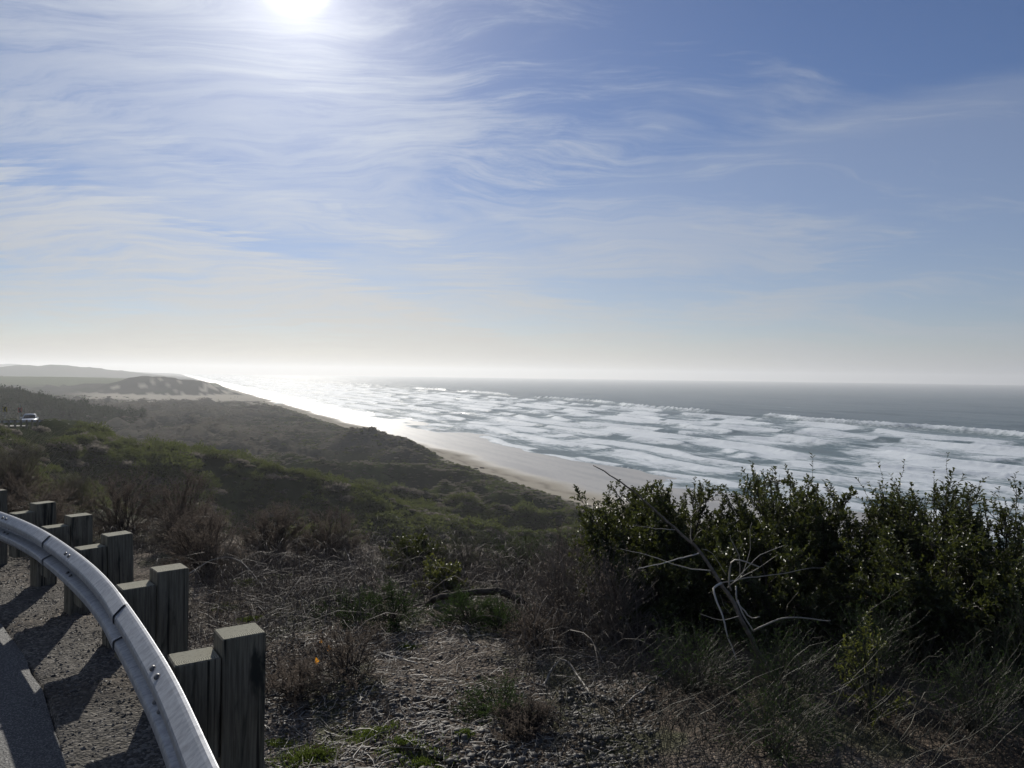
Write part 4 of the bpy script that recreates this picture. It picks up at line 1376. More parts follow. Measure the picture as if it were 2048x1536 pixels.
# brown leaf litter
b_ = np.vstack([near_pts(5200, 500, 1280, 3.4, 6.8, q), near_pts(1500, 420, 800, 5.0, 7.6, q)])
N = len(b_)
th = q.random(N) * 6.283
dl_ = np.stack([np.cos(th), np.sin(th), 0.25 * q.normal(size=N)], 1)
b_[:, 2] += 0.004 + 0.008 * q.random(N)
m_litter = leafmat('brown_leaf_litter', (0.045, 0.034, 0.025), (0.15, 0.115, 0.08), (0.18, 0.13, 0.08), 0.2, 0.7, 0.2)
obj('leaf_litter', leaf_mesh('leaf_litter', b_, dl_, unit(q.normal(size=(N, 3)) * 0.45 + np.array([0, 0, 1.0])), 0.010 + 0.022 * q.random(N) ** 1.5, 0.005 + 0.010 * q.random(N), m_litter, q),
    label='brown dead leaves and bark flakes strewn over the clearing', cat='leaf litter', kind='stuff')

# pebbles
ICO = np.array([(0, 0, 1.0)] + [(math.cos(k * 2 * math.pi / 6), math.sin(k * 2 * math.pi / 6), 0.42) for k in range(6)]
               + [(math.cos((k + .5) * 2 * math.pi / 6), math.sin((k + .5) * 2 * math.pi / 6), -0.35) for k in range(6)])
ICO /= np.linalg.norm(ICO, axis=1, keepdims=True)
IT = [[0, 1 + k, 1 + (k + 1) % 6] for k in range(6)] + [[1 + k, 7 + k, 1 + (k + 1) % 6] for k in range(6)] + [[7 + k, 7 + (k + 1) % 6, 1 + (k + 1) % 6] for k in range(6)]
IT = np.array(IT)


OCT = np.array([(0, 0, 1.0), (1, 0, 0), (0, 1, 0), (-1, 0, 0), (0, -1, 0), (0, 0, -1.0)])
OT = np.array([[0, 1, 2], [0, 2, 3], [0, 3, 4], [0, 4, 1], [5, 2, 1], [5, 3, 2], [5, 4, 3], [5, 1, 4]])


def stones(b_, size, q, name, mat_, ICO=ICO, IT=IT):
    N, nv = len(b_), len(ICO)
    sc_ = size[:, None] * np.stack([0.8 + 0.6 * q.random(N), 0.7 + 0.4 * q.random(N), 0.35 + 0.35 * q.random(N)], 1)
    V_ = ICO[None] * (1 + 0.14 * q.normal(size=(N, nv, 1))) * sc_[:, None]
    th = q.random(N) * 2 * math.pi
    c_, s_ = np.cos(th)[:, None], np.sin(th)[:, None]
    V_ = np.stack([V_[..., 0] * c_ - V_[..., 1] * s_, V_[..., 0] * s_ + V_[..., 1] * c_, V_[..., 2]], -1)
    V_ += b_[:, None] + np.stack([0 * th, 0 * th, sc_[:, 2] * 0.25], 1)[:, None]
    T_ = (np.arange(N)[:, None, None] * nv + IT[None]).reshape(-1, 3)
    me_ = mesh(name, V_.reshape(-1, 3), [T_], mat_, smooth=nv > 6)
    tint_attr(me_, N, nv, q)
    return me_


b_ = np.vstack([near_pts(3200, 480, 1330, 3.35, 4.5, q), near_pts(900, 500, 1100, 4.4, 7.0, q)])
obj('gravel', stones(b_, 0.005 + 0.011 * q.random(len(b_)) ** 1.5, q, 'gravel', m_stone), label='rounded grey gravel covering the bare clearing', cat='gravel', kind='stuff')
# shoulder gravel along the rail
N = 16000
a_ = q.random(N) * (post_arc[-2] - 1.5) + 1.5
pr_ = np.stack([np.interp(a_, arc, rail_c[:, 0]), np.interp(a_, arc, rail_c[:, 1])], 1)
tn = unit(np.stack([np.interp(a_ + .05, arc, rail_c[:, 0]), np.interp(a_ + .05, arc, rail_c[:, 1])], 1) - pr_)
of = -0.75 + 1.5 * q.random(N)
pr_ = pr_ + np.stack([-tn[:, 1], tn[:, 0]], 1) * of[:, None]
b_ = np.c_[pr_, land(pr_[:, 0], pr_[:, 1])]
keep_ = q.random(N) < np.interp(of, [0.24, 0.50], [1.0, 0.15])
b_, of = b_[keep_], of[keep_]
N = len(b_)
b_[:, 2] += np.where(of > 0.32, 0.012, 0.0)
obj('shoulder_gravel', stones(b_, 0.005 + 0.009 * q.random(N) ** 2, q, 'shoulder_gravel', m_stone, OCT, OT), label='fine crushed gravel on the shoulder under the guardrail', cat='gravel', kind='stuff')
# the larger stones one by one, as pieces of the ground
pm = []
for k in range(6):
    qq = np.random.default_rng(900 + k)
    V_ = ICO * (1 + 0.12 * qq.normal(size=(13, 1))) * np.array([1.0, 0.75, 0.5])
    me_ = mesh('pebble', V_, [IT], m_stone)
    attr(me_, 'tint', np.full(13, qq.random()))
    pm.append(me_)
b_ = near_pts(230, 760, 1260, 3.4, 4.3, q)
for k, p in enumerate(b_):
    o_ = obj('pebble', pm[k % 6], ground, loc=p + np.array([0, 0, 0.004]))
    sz = 0.014 + 0.016 * q.random()
    o_.scale = (sz, sz, sz)
    o_.rotation_euler = (0, 0, q.random() * 6.3)

# moss and small grass
MS = [(600, 1520, .22), (560, 1490, .10), (735, 1470, .16), (770, 1462, .10), (800, 1500, .16), (850, 1530, .18), (640, 1515, .12), (490, 1165, .20), (560, 1155, .14), (450, 1215, .16),
      (815, 1296, .10), (500, 1240, .14), (930, 1470, .06)]
pp = []
for u, v, r in MS:
    c_ = ground_line([(u, v)])[0]
    n = int(1100 * r / 0.15)
    a_ = q.random(n) * 6.283
    rr_ = np.abs(q.normal(size=n)) * r * 0.42
    x_, y_ = c_[0] + np.cos(a_) * rr_, c_[1] + np.sin(a_) * rr_ * 0.8
    pp.append(np.stack([x_, y_, land(x_, y_)], 1))
pp = np.vstack(pp)
N = len(pp)
dr = unit(np.stack([q.normal(size=N) * .5, q.normal(size=N) * .5, np.ones(N)], 1))
hm = 0.008 + 0.020 * q.random(N) ** 2
obj('moss', leaf_mesh('moss', pp, dr, unit(q.normal(size=(N, 3))), hm, np.full(N, 0.004), m_moss, q), label='bright green moss and tiny grass on the gravel', cat='moss', kind='stuff')

# dune grass tussock at the left edge
TUS = [(-8.25, 12.3, 1.45, 900, 'tall feathery dune grass tussock at the left edge above the guardrail'),
       (-7.55, 12.9, 0.85, 500, 'shorter grass tussock right of the tall feathery one')]
for k, (x, y, h, n, lab) in enumerate(TUS):
    qq = np.random.default_rng(950 + k)
    b0 = np.array([x, y, gz(x, y)])
    root = obj('grass_tussock', None, loc=b0, label=lab, cat='grass')
    a0 = np.c_[qq.normal(size=(n, 2)) * 0.14, np.zeros(n)]
    th = qq.random(n) * 6.283
    sp = 0.35 * qq.random(n) ** 0.7 + 0.05
    hh = h * (0.45 + 0.55 * qq.random(n))
    tip = a0 + np.stack([np.cos(th) * sp * hh, np.sin(th) * sp * hh, hh], 1)
    P_ = curve_pts(a0, tip, 8, 0.04, qq)
    t8 = np.linspace(0, 1, 8)
    P_[:, :, :2] += (np.stack([np.cos(th), np.sin(th)], 1) * (0.35 * hh * qq.random(n))[:, None])[:, None] * (t8 ** 3)[None, :, None]
    P_[:, :, 2] -= (0.30 * hh * qq.random(n))[:, None] * (t8 ** 4)[None]
    rad_ = np.linspace(1, 0.3, 8)[None] * (0.0016 + 0.0016 * qq.random((n, 1)))
    o_ = obj('blades', stems_mesh('blades', P_, rad_, m_palestraw, qq), root)
    o_['kind'] = 'stuff'


# ------------------------------------------------------------------ scrub on the slopes: a few real bushes, and the mass of their kind
def clump_mesh(name, n, size, shape, mat_, seed, jag=0.35, core=True, shear=0.0, upright=0.3):
    """bush: irregular domed mass of leaf clumps round a dark core"""
    qq = np.random.default_rng(seed)
    v = unit(qq.normal(size=(n, 3)))
    v[:, 2] = np.abs(v[:, 2]) * 1.0 - 0.08
    lump = 1 + jag * (noise2(v[:, 0] * 2.2 + seed, v[:, 1] * 2.2 + v[:, 2] * 1.3, seed) + 0.6 * noise2(v[:, 0] * 5 + seed, v[:, 1] * 5 - v[:, 2] * 3, seed + 1))
    rr_ = (0.72 + 0.28 * qq.random(n)) * lump
    p = v * rr_[:, None] * np.array(shape)
    p[:, 0] += shear * p[:, 2]
    dr = unit(v + qq.normal(size=(n, 3)) * 0.6 + np.array([0, 0, upright]))
    nr_ = unit(v * 0.6 + qq.normal(size=(n, 3)) * 0.7)
    sz = size * (0.6 + 0.8 * qq.random(n))
    V_, T_ = leaves(p, dr, nr_, sz, sz * 0.5, 0.15, 0.1)
    tint = np.repeat(qq.random(n), 5)
    mats, mi = [mat_], np.zeros(len(T_), int)
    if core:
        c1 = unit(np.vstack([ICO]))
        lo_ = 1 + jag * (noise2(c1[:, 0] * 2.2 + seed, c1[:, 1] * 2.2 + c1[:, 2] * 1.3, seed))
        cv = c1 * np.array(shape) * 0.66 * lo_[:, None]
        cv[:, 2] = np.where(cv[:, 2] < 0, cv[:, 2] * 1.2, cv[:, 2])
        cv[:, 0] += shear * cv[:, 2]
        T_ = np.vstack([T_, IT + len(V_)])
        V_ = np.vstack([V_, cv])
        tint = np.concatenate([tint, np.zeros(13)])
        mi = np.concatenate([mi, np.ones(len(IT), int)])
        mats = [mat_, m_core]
    me_ = mesh(name, V_, [T_], mats, mi, False)
    attr(me_, 'tint', tint)
    return me_


def scatter(name, label, cat, pts, scale, rotz, which, protos, tilt=None):
    """mass of plants: one object, geometry of the bushes instanced on its points"""
    me_ = bpy.data.meshes.new(name)
    me_.vertices.add(len(pts))
    me_.vertices.foreach_set('co', np.ascontiguousarray(pts, np.float32).ravel())
    attr(me_, 'size', scale, 'FLOAT_VECTOR')
    attr(me_, 'turn', np.stack([0 * rotz, 0 * rotz, rotz], 1), 'FLOAT_VECTOR')
    attr(me_, 'sort', which)
    o = obj(name, me_, label=label, cat=cat, kind='stuff')
    ng = bpy.data.node_groups.new(name, 'GeometryNodeTree')
    ng.interface.new_socket('Geometry', in_out='INPUT', socket_type='NodeSocketGeometry')
    ng.interface.new_socket('Geometry', in_out='OUTPUT', socket_type='NodeSocketGeometry')
    gi, go = ng.nodes.new('NodeGroupInput'), ng.nodes.new('NodeGroupOutput')
    jn = ng.nodes.new('GeometryNodeJoinGeometry')
    lk = ng.links.new

    def named(nm, typ):
        a = ng.nodes.new('GeometryNodeInputNamedAttribute')
        a.data_type = typ
        a.inputs['Name'].default_value = nm
        return a.outputs['Attribute']
    for k, pr_ in enumerate(protos):
        oi_ = ng.nodes.new('GeometryNodeObjectInfo')
        oi_.inputs['Object'].default_value = pr_
        oi_.inputs['As Instance'].default_value = False
        cm = ng.nodes.new('FunctionNodeCompare')
        cm.data_type, cm.operation = 'FLOAT', 'EQUAL'
        lk(named('sort', 'FLOAT'), cm.inputs[0])
        cm.inputs[1].default_value = float(k)
        ip = ng.nodes.new('GeometryNodeInstanceOnPoints')
        lk(gi.outputs[0], ip.inputs['Points'])
        lk(cm.outputs[0], ip.inputs['Selection'])
        lk(oi_.outputs['Geometry'], ip.inputs['Instance'])
        er = ng.nodes.new('FunctionNodeEulerToRotation')
        lk(named('turn', 'FLOAT_VECTOR'), er.inputs[0])
        lk(er.outputs[0], ip.inputs['Rotation'])
        lk(named('size', 'FLOAT_VECTOR'), ip.inputs['Scale'])
        lk(ip.outputs[0], jn.inputs[0])
    lk(jn.outputs[0], go.inputs[0])
    md = o.modifiers.new('plants', 'NODES')
    md.node_group = ng
    return o


def pick(nm, label, me_, x, y, sc_=1.0, rz=0.0, cat='bush', dz=0.0):
    o = obj(nm, me_, loc=(x, y, gz(x, y) + dz), label=label, cat=cat)
    o.scale = (sc_, sc_, sc_) if not isinstance(sc_, tuple) else sc_
    o.rotation_euler = (0, 0, rz)
    return o


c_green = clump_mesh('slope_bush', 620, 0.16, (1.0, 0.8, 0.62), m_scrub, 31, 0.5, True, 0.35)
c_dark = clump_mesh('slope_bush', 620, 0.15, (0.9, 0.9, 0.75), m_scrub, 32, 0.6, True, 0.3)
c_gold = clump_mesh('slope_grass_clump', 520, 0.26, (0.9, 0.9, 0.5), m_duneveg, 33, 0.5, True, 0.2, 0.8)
pos = at(215, 868, 99)
p1 = pick('slope_bush', 'wind-cut green bush on the near slope below the far road bend, under the white car', c_green, -57.5, 99.0, 1.1)
p2 = pick('slope_bush', 'dark round bush at the right end of the far guardrail', c_dark, -60.4, 105.0, 1.1)
p3 = pick('slope_grass_clump', 'pale dry grass clump on the slope under the far guardrail', c_gold, -59.5, 94.5, 1.0, cat='grass')
q = np.random.default_rng(123)
N = 14000
Y_ = 10.5 + 127 * q.random(N) ** 0.75
X_ = (-0.80 + 1.15 * q.random(N)) * Y_
dd2, _ = road_dist(X_, Y_)
zt = land(X_, Y_)
s2, t2 = st_of(X_, Y_)
ok = (dd2 > np.where(Y_ > 60, np.where((Y_ > 84) & (X_ < -50), 5.5, 2.4), np.interp(Y_, [11, 16, 30], [5.0, 2.2, 1.6]))) & (zt > 3.5) & (s2 < -8)
X_, Y_, zt, dd2 = X_[ok], Y_[ok], zt[ok], dd2[ok]
N = len(X_)
dens_n = fbm(X_ / 9 + Y_ / 13, Y_ / 17 - X_ / 40, 73, 4)
sz = (0.40 + 1.25 * q.random(N) ** 2.2) * np.clip(0.95 + 0.8 * dens_n, 0.45, 1.7) * np.interp(Y_, [12, 40, 90], [0.35, 0.7, 1.0])
edge_near = np.interp(dd2, [2, 6], [0.5, 1.0])
sz = sz * edge_near
wh = np.where(q.random(N) < 0.42 + 0.5 * dens_n, 0, np.where(q.random(N) < 0.72, 1, 2)).astype(float)
rz = R(-28) + q.normal(size=N) * 0.35
size = np.stack([sz * (1.2 + 0.6 * q.random(N)), sz * 0.85, sz * (0.75 + 0.4 * q.random(N))], 1)
scatter('slope_scrub', 'wind-cut green scrub covering the slope below the far road bend', 'scrub', np.stack([X_, Y_, zt - 0.12 * sz], 1), size, rz, wh, [p1, p2, p3])

# dune scrub
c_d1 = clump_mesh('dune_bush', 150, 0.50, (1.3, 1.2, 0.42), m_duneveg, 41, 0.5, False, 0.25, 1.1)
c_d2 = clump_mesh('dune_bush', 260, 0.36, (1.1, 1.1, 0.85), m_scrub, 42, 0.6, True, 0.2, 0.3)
d1 = pick('dune_bush', 'pale brown scrub bush on the crest of the big dune mound', c_d1, -44.0, 236.0, 1.0)
d2 = pick('dune_bush', 'dark bush on the seaward shoulder of the big dune mound', c_d2, -30.5, 222.0, 1.0)
N = 75000
u_ = q.random(N)
Yd = 110 + 640 * u_ ** 1.6
Xd = (-0.72 + 0.86 * q.random(N)) * Yd
zt = land(Xd, Yd)
s2, t2 = st_of(Xd, Yd)
dd2, _ = road_dist(Xd, Yd)
sandn = fbm(Xd / 23, Yd / 36, 103, 4)
flat2 = (np.abs(Yd - 690) < 140) & (s2 > -150) & (zt < 5.0)
ok = (s2 < -3.5) & ((dd2 > 4) | (Yd > 200)) & (zt > 1.5) & (~flat2 | (q.random(N) < 0.03)) & ~((Yd < 140) & (zt > 8))
Xd, Yd, zt, s2 = Xd[ok], Yd[ok], zt[ok], s2[ok]
N = len(Xd)
sz = (0.30 + 0.60 * q.random(N) ** 2.5) * np.interp(Yd, [110, 300, 700], [0.42, 0.65, 1.2])
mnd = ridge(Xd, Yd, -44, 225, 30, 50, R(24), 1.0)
wh = (q.random(N) < 0.03 + 0.62 * (1 - sstep(zt, 4.8, 7.6)) + 0.30 * mnd).astype(float)  # dark bushes gathered in the hollows to deepen the painted shade of the folds
size = np.stack([sz * 1.2, sz, sz * (0.6 + 0.5 * q.random(N))], 1)
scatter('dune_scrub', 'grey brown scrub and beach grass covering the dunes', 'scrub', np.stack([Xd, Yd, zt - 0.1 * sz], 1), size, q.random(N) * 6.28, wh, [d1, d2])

# wood on the hill to the left, tree lines on the plain and the far hills
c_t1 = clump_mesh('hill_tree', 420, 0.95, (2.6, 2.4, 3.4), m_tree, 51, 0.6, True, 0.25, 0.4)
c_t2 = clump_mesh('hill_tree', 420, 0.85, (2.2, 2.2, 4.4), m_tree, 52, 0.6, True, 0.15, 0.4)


def hill_tree(label, me_, x, y, sc_):
    root = obj('hill_tree', None, loc=(x, y, gz(x, y)), label=label, cat='tree')
    qq = np.random.default_rng(int(abs(x)))
    tr = limb('trunk', np.array([[0, 0, -0.3], [0.1, 0, 1.5], [0.15, 0.1, 3.2]]), 0.22, 0.12, m_bark, 6, 0.03, 9)
    obj('trunk', tr, root)
    cr = obj('crown', me_, root)
    cr.location = (0, 0, 1.4)
    root.scale = (sc_,) * 3
    return root, cr


_, t1 = hill_tree('wind-bent tree at the lower right end of the dark wooded hill', c_t1, -171.0, 292.0, 1.0)
_, t2_ = hill_tree('upright tree on the crest of the dark wooded hill, left edge', c_t2, -207.0, 312.0, 0.9)
N = 2600
Xt = -330 + 180 * q.random(N)
Yt = 225 + 150 * q.random(N)
mk = ridge(Xt, Yt, -258, 310, 96, 62, R(-8), 1, 1.2)
ok = (mk > 0.28 + 0.1 * q.random(N)) & (Xt / Yt > -0.95)
Xt, Yt = Xt[ok], Yt[ok]
n_h = len(Xt)
sh_ = 0.5 + 0.5 * q.random(n_h)
# far woods
N = 16000
Xf = -1700 + 1500 * q.random(N)
Yf = 560 + 1150 * q.random(N)
zf = land(Xf, Yf, False)
sf_, _ = st_of(Xf, Yf)
wd_ = fbm(Xf / 210, Yf / 260, 140, 3)
ok = (sf_ < -330) & (Xf / Yf > -0.78) & (wd_ > 0.18) & (Yf < 1700)
Xf, Yf = Xf[ok], Yf[ok]
sF = (0.7 + 0.6 * q.random(len(Xf))) * np.interp(Yf, [560, 900, 1800], [0.35, 0.5, 0.8])
Xt, Yt, sc2 = np.concatenate([Xt, Xf]), np.concatenate([Yt, Yf]), np.concatenate([sh_, sF])
zt = land(Xt, Yt)
N = len(Xt)
scatter('far_woods', 'dark woods on the hills and plain beyond the far road bend', 'woods', np.stack([Xt, Yt, zt + 0.6 * sc2], 1),
        np.stack([sc2, sc2, sc2 * (0.7 + 0.5 * q.random(N))], 1), q.random(N) * 6.28, (q.random(N) < 0.5).astype(float), [t1, t2_])

# creek across the beach flats, its side pool, the far lake
def px_flat(pl, z_):
    o_ = []
    for u, v in pl:
        q_ = ray(u, v)
        k = (z_ - EYE) / q_.z
        o_.append([q_.x * k, k])
    return o_


sheet('creek', px_flat([(248, 801), (300, 802), (380, 801.5), (440, 803), (500, 804), (560, 806), (560, 808), (480, 806.5), (400, 805), (320, 805.5), (255, 804)], 2.15), 2.15, m_pond)
sheet('pool', px_flat([(262, 818), (285, 819.5), (303, 822), (298, 825), (280, 822.5), (264, 820.5)], 2.6), 2.6, m_pond)

# ------------------------------------------------------------------ far road furniture: guardrail, chevron signs, car
far_line = catmull(offset(catmull(far_edge, 1.0)[::4], -0.75), 0.5)
fa = np.concatenate([[0], np.cumsum(np.linalg.norm(np.diff(far_line, axis=0), axis=1))])
i0 = np.argmin(np.abs(far_line[:, 1] - 76))
i1 = np.argmin(np.abs(far_line[:, 1] - 110))
seg = far_line[i0:i1]
root = obj('guardrail', None, loc=(seg[0, 0], seg[0, 1], road_z(seg[0, 1])), label='distant guardrail along the far road bend in front of the white car', cat='guardrail')
V_, Q_ = beam(seg, road_z(seg[:, 1]) + 0.74)
child('rail_section', mesh('rail_section', V_, [Q_], m_galv), root.location, root)
V_, Q_, mi = block(0.2, 0.16, 1.2, 0.006)
mp_ = mesh('post', V_, [Q_], [m_wood, m_endgrain], mi, False)
for a_ in np.arange(fa[i0] + 0.3, fa[i1], 1.905):
    p = np.array([np.interp(a_, fa, far_line[:, 0]), np.interp(a_, fa, far_line[:, 1])])
    p2_ = np.array([np.interp(a_ + .1, fa, far_line[:, 0]), np.interp(a_ + .1, fa, far_line[:, 1])])
    an = math.atan2(*(p2_ - p)[::-1]) - math.pi / 2
    pp_ = p + np.array([math.cos(an), math.sin(an)]) * 0.11
    o_ = obj('post', mp_, root)
    o_.location = Vector((pp_[0], pp_[1], road_z(p[1]) + 0.80)) - root.location
    o_.rotation_euler = (0, 0, an)


def boxv(x0, x1, y0, y1, z0, z1):
    V_ = np.array([(x, y, z) for z in (z0, z1) for x, y in ((x0, y0), (x1, y0), (x1, y1), (x0, y1))], float)
    Q_ = np.array([[3, 2, 1, 0], [4, 5, 6, 7], [0, 1, 5, 4], [1, 2, 6, 5], [2, 3, 7, 6], [3, 0, 4, 7]])
    return V_, Q_


m_black = simple('sign_black', (0.012, 0.012, 0.012), (0.02, 0.02, 0.02), 20, 0.5)
m_signy = simple('sign_dull_yellow', (0.36, 0.27, 0.05), (0.42, 0.32, 0.07), 20, 0.45)
m_signr = simple('sign_faded_red', (0.34, 0.09, 0.07), (0.40, 0.12, 0.09), 20, 0.45)


def chevron_sign(label, u, v, Y0, mat_, extra):
    c_ = at(u, v, Y0)
    zg = gz(c_[0], c_[1])
    root = obj('chevron_sign', None, loc=(c_[0], c_[1], zg), label=label, cat='sign')
    root.rotation_euler = (0, 0, math.atan2(-c_[0], c_[1]))
    hz = c_[2] - zg
    V_, Q_ = boxv(-0.035, 0.035, 0.0, 0.07, -0.3, hz + 0.35 + extra)
    obj('post', mesh('post', V_, [Q_], m_galv, smooth=False), root)
    V_, Q_ = boxv(-0.30, 0.30, -0.022, -0.004, hz - 0.38, hz + 0.38)
    pn = obj('panel', mesh('panel', V_, [Q_], mat_, smooth=False), root)
    # arrow head pointing left, raised a little off the panel
    o2 = [(0.20, 0.34), (-0.02, 0.34), (-0.22, 0.0), (-0.02, -0.34), (0.20, -0.34), (0.0, 0.0)]
    n = 6
    V_ = np.array([(x, -0.026, hz + z_) for x, z_ in o2] + [(x, -0.0225, hz + z_) for x, z_ in o2])
    Q_ = [[0, 1, 2, 5], [5, 2, 3, 4]] + [[k, n + k, n + (k + 1) % n, (k + 1) % n] for k in range(n)]
    obj('chevron', mesh('chevron', V_, [np.array(Q_)[:, ::-1]], m_black, smooth=False), pn)
    return root


chevron_sign('dull yellow chevron sign at the left edge, beside the far road bend', 10, 818.5, 117, m_signy, 0.05)
chevron_sign('faded red chevron sign with a tall post, between the yellow one and the car', 40, 820, 121, m_signr, 0.75)

# car
m_paint, nt, out = new_mat('white_car_paint')
b_ = bsdf(nt, out, (0.72, 0.73, 0.74), 0.28, 0.5)
b_.inputs['Coat Weight'].default_value = 0.6
m_glass = simple('car_glass', (0.012, 0.014, 0.016), (0.02, 0.022, 0.025), 4, 0.06, 0.6)
m_tyre = simple('tyre_rubber', (0.015, 0.015, 0.015), (0.025, 0.025, 0.025), 30, 0.85, 0.2)
m_trim = simple('black_trim', (0.018, 0.018, 0.02), (0.03, 0.03, 0.03), 30, 0.55, 0.4)
m_lamp = simple('headlamp_glass', (0.55, 0.56, 0.58), (0.7, 0.7, 0.7), 10, 0.1, 0.6)


def loft(secs, mat_, name):
    """secs: list of (y, [(x,z)...half outline from bottom to top centre])"""
    rings = []
    for y, half in secs:
        ring = [(x, y, z) for x, z in half] + [(-x, y, z) for x, z in half[::-1] if x > 1e-6]
        rings.append(ring)
    K = len(rings[0])
    V_ = np.array([p for r_ in rings for p in r_])
    Q_ = []
    for i in range(len(rings) - 1):
        for j in range(K):
            Q_.append([i * K + j, i * K + (j + 1) % K, (i + 1) * K + (j + 1) % K, (i + 1) * K + j])
    me_ = bpy.data.meshes.new(name)
    faces = [list(q_) for q_ in Q_] + [list(range(K))[::-1], [(len(rings) - 1) * K + j for j in range(K)]]
    me_.from_pydata([tuple(p) for p in V_], [], faces)
    me_.materials.append(mat_)
    for p_ in me_.polygons:
        p_.use_smooth = True
    return me_


def wheel(par, x, y):
    n = 20
    V_, Q_ = [], []
    pr_ = [(0.20, -0.10), (0.30, -0.11), (0.335, -0.08), (0.34, 0.0), (0.335, 0.08), (0.30, 0.11), (0.20, 0.10)]
    for k in range(n):
        a_ = k * 2 * math.pi / n
        for r_, w_ in pr_:
            V_.append((w_, r_ * math.cos(a_), r_ * math.sin(a_)))
    K = len(pr_)
    for k in range(n):
        for j in range(K):
            Q_.append([k * K + j, ((k + 1) % n) * K + j, ((k + 1) % n) * K + (j + 1) % K, k * K + (j + 1) % K])
    w = obj('wheel', mesh('wheel', np.array(V_), [np.array(Q_)], m_tyre), par, (x, y, 0.34))
    V_ = [(0.06 * s_, 0.21 * math.cos(k * 2 * math.pi / n), 0.21 * math.sin(k * 2 * math.pi / n)) for s_ in (-1, 1) for k in range(n)] + [(-0.085, 0, 0), (0.085, 0, 0)]
    T_ = [[k, (k + 1) % n, 2 * n] for k in range(n)] + [[n + k, 2 * n + 1, n + (k + 1) % n] for k in range(n)]
    Q2 = [[k, n + k, n + (k + 1) % n, (k + 1) % n] for k in range(n)]
    obj('rim', mesh('rim', np.array(V_), [np.array(Q2), np.array(T_)], m_galv, smooth=False), w)


cp = at(60.0, 842, 107.5)
carz = road_z(cp[1]) + 0.02
car = obj('car', None, loc=(cp[0], cp[1], carz), label='white car coming round the far road bend behind the guardrail', cat='car')
car.rotation_euler = (0, 0, R(28))          # front of the car points to its own -Y
bw = 0.90
S = lambda w, z0, z1, z2: [(0, z0), (w * 0.86, z0), (w * 0.97, z0 + 0.12), (w, (z0 + z1) / 2), (w * 0.97, z1 - 0.05), (w * 0.88, z1), (0, z2)]
body = loft([(-2.22, S(0.70, 0.32, 0.62, 0.64)), (-2.15, S(0.84, 0.24, 0.76, 0.78)), (-1.9, S(0.89, 0.2, 0.84, 0.87)), (-1.0, S(bw, 0.2, 0.95, 1.0)), (-0.4, S(bw, 0.2, 0.98, 1.02)),
             (1.2, S(bw, 0.2, 1.0, 1.03)), (1.9, S(0.89, 0.24, 1.0, 1.02)), (2.15, S(0.84, 0.3, 0.92, 0.94))], m_paint, 'body')
obj('body', body, car)
C2 = lambda w0, w1, z0, z1: [(0, z0), (w0, z0), ((w0 + w1) / 2 + 0.01, (z0 + z1) / 2), (w1, z1 - 0.05), (w1 * 0.82, z1), (0, z1 + 0.03)]
cab = loft([(-0.98, C2(0.80, 0.79, 0.93, 1.00)), (-0.20, C2(0.83, 0.64, 0.95, 1.46)), (0.3, C2(0.84, 0.65, 0.95, 1.52)), (1.1, C2(0.84, 0.64, 0.95, 1.49)), (1.95, C2(0.80, 0.70, 0.95, 1.08))], m_glass, 'cabin_glass')
obj('cabin_glass', cab, car)
rf = loft([(-0.24, [(0, 1.455), (0.60, 1.43), (0.62, 1.46), (0.52, 1.49), (0, 1.515)]), (0.3, [(0, 1.50), (0.65, 1.48), (0.66, 1.51), (0.54, 1.55), (0, 1.575)]),
           (1.25, [(0, 1.44), (0.62, 1.40), (0.63, 1.45), (0.52, 1.49), (0, 1.52)])], m_paint, 'roof')
obj('roof', rf, car)
for sx in (-1, 1):
    pts_ = np.array([[sx * 0.80, -0.99, 0.99], [sx * 0.645, -0.20, 1.47]])
    V_, Q_ = tubes(curve_pts(pts_[:1], pts_[1:], 4, 0.0, np.random.default_rng(1)), np.full((1, 4), 0.045), 6)
    obj('pillar', mesh('pillar', V_, [Q_], m_paint), car)
    V_, Q_ = boxv(-0.11, 0.11, -0.05, 0.05, -0.07, 0.07)
    obj('mirror', mesh('mirror', V_, [Q_], m_paint, smooth=False), car, (sx * 1.0, -0.75, 1.03))
    V_, Q_ = boxv(-0.17, 0.17, -0.05, 0.05, -0.075, 0.075)
    hl = obj('headlight', mesh('headlight', V_, [Q_], m_lamp, smooth=False), car, (sx * 0.66, -2.16, 0.66))
    hl.rotation_euler = (0, 0, sx * 0.3)
    wheel(car, sx * 0.80, -1.38)
    wheel(car, sx * 0.80, 1.35)
V_, Q_ = boxv(-0.48, 0.48, -0.03, 0.03, -0.10, 0.10)
obj('grille', mesh('grille', V_, [Q_], m_trim, smooth=False), car, (0, -2.215, 0.53))
V_, Q_ = boxv(-0.72, 0.72, -0.04, 0.04, -0.07, 0.07)
obj('bumper_intake', mesh('bumper_intake', V_, [Q_], m_trim, smooth=False), car, (0, -2.165, 0.33))

# ------------------------------------------------------------------ driftwood and walkers on the beach
def beach_spot(u, v):
    q_ = ray(u, v)
    ys = np.linspace(185, 1500, 6000)
    gl = land(q_.x * ys, ys)
    k = np.argmax((EYE + q_.z * ys < gl) & (st_of(q_.x * ys, ys)[0] > -60))
    return np.array([q_.x * ys[k], ys[k], gl[k]])


for k, (u, v, lab) in enumerate(((952, 938.5, 'dark driftwood log on the dry sand, left of the pair'), (964, 937.0, 'dark driftwood log on the dry sand, right of the pair'))):
    p = beach_spot(u, v)
    me_ = limb('driftwood_log', np.array([[-0.65, 0.0, 0.15], [-0.2, 0.05, 0.20], [0.3, 0.0, 0.19], [0.65, -0.1, 0.13]]), 0.20, 0.14, m_bark, 8, 0.02, 60 + k)
    obj('driftwood_log', me_, loc=p, label=lab, cat='driftwood')

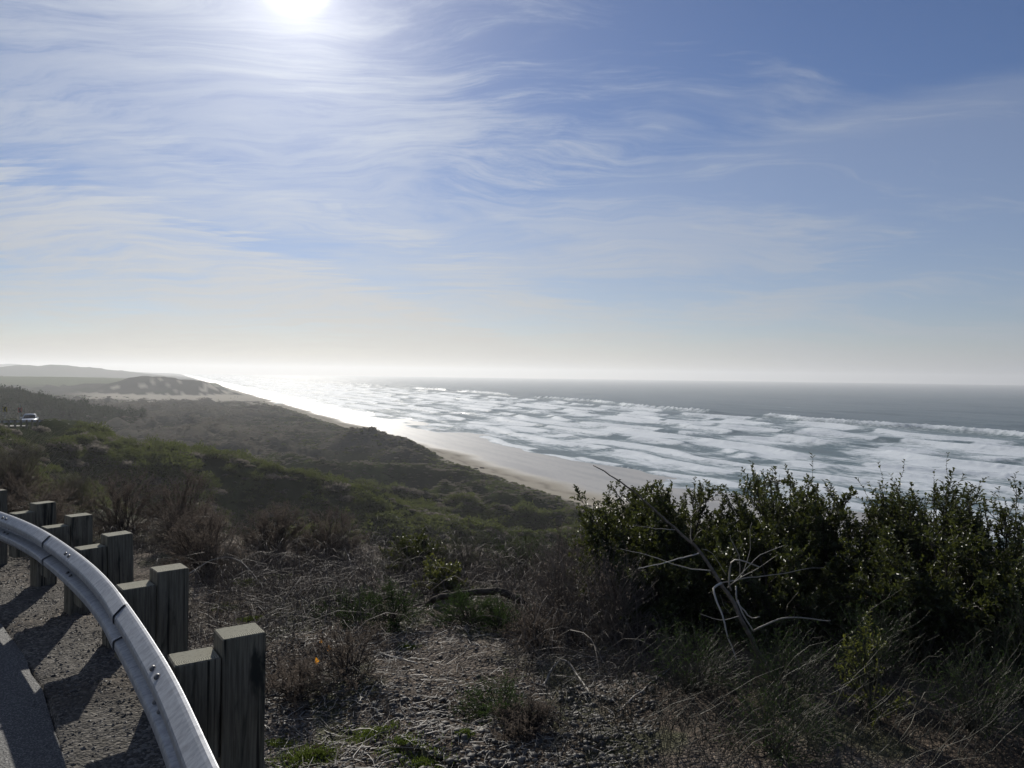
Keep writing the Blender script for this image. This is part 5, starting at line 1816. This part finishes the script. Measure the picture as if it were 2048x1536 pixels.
m_cloth1 = simple('dark_jacket', (0.020, 0.022, 0.028), (0.03, 0.03, 0.036), 20, 0.9)
m_skin = simple('skin', (0.35, 0.22, 0.16), (0.38, 0.25, 0.18), 20, 0.6)


def person(u, v, lab, turn, stride):
    p = beach_spot(u, v)
    me_ = bpy.data.meshes.new('body')
    J = [(0, 0, .92), (0, 0, 1.15), (0, 0, 1.42), (0, 0, 1.52), (0, 0.02, 1.62), (0, 0.02, 1.74),
         (-.10, 0, .88), (-.11, stride, .48), (-.11, stride * 1.2, .06), (-.11, stride * 1.2 + .14, .03),
         (.10, 0, .88), (.11, -stride * .6, .48), (.11, -stride * 1.4, .08), (.11, -stride * 1.4 + .14, .03),
         (-.19, 0, 1.40), (-.25, -.05, 1.12), (-.24, .06, .88), (.19, 0, 1.40), (.25, .05, 1.12), (.24, .12, .90)]
    Ed = [(0, 1), (1, 2), (2, 3), (3, 4), (4, 5), (0, 6), (6, 7), (7, 8), (8, 9), (0, 10), (10, 11), (11, 12), (12, 13), (2, 14), (14, 15), (15, 16), (2, 17), (17, 18), (18, 19)]
    me_.from_pydata(J, Ed, [])
    me_.materials.append(m_cloth1)
    o = obj('person', me_, loc=p, label=lab, cat='person', group='walkers on the far beach')
    o.rotation_euler = (0, 0, turn)
    sk = o.modifiers.new('skin', 'SKIN')
    rad_ = [.15, .14, .15, .06, .09, .085, .10, .075, .05, .04, .10, .075, .05, .04, .075, .05, .035, .075, .05, .035]
    for i, r_ in enumerate(rad_):
        me_.skin_vertices[0].data[i].radius = (r_, r_ * 0.85)
    me_.skin_vertices[0].data[0].use_root = True
    sb = o.modifiers.new('round', 'SUBSURF')
    sb.levels = sb.render_levels = 1
    return o


if True:
    pass
    person(470, 795.5, 'dark-clothed walker on the far beach, left of the two', 0.4, 0.16)
    person(475, 796, 'dark-clothed walker on the far beach, right of the two', -0.5, 0.22)

# ------------------------------------------------------------------ sea haze
m_haze = bpy.data.materials.new('haze')
m_haze.use_nodes = True
nt = NT(m_haze.node_tree)
out = nt.n('ShaderNodeOutputMaterial')
pv = nt.n('ShaderNodeVolumePrincipled', i_Color=(0.93, 0.95, 0.97), i_Density=0.00027, i_Anisotropy=0.42)
nt.set(out.inputs['Volume'], pv.outputs[0])
m_haze.cycles.homogeneous_volume = True if hasattr(m_haze.cycles, 'homogeneous_volume') else False
V_, Q_ = boxv(-7300, 7300, -7300, 7300, -17.0, 84.0)
hz_ = obj('haze', mesh('haze', V_, [Q_], m_haze, smooth=False), label='thin pale sea haze over the coast', cat='haze', kind='stuff')
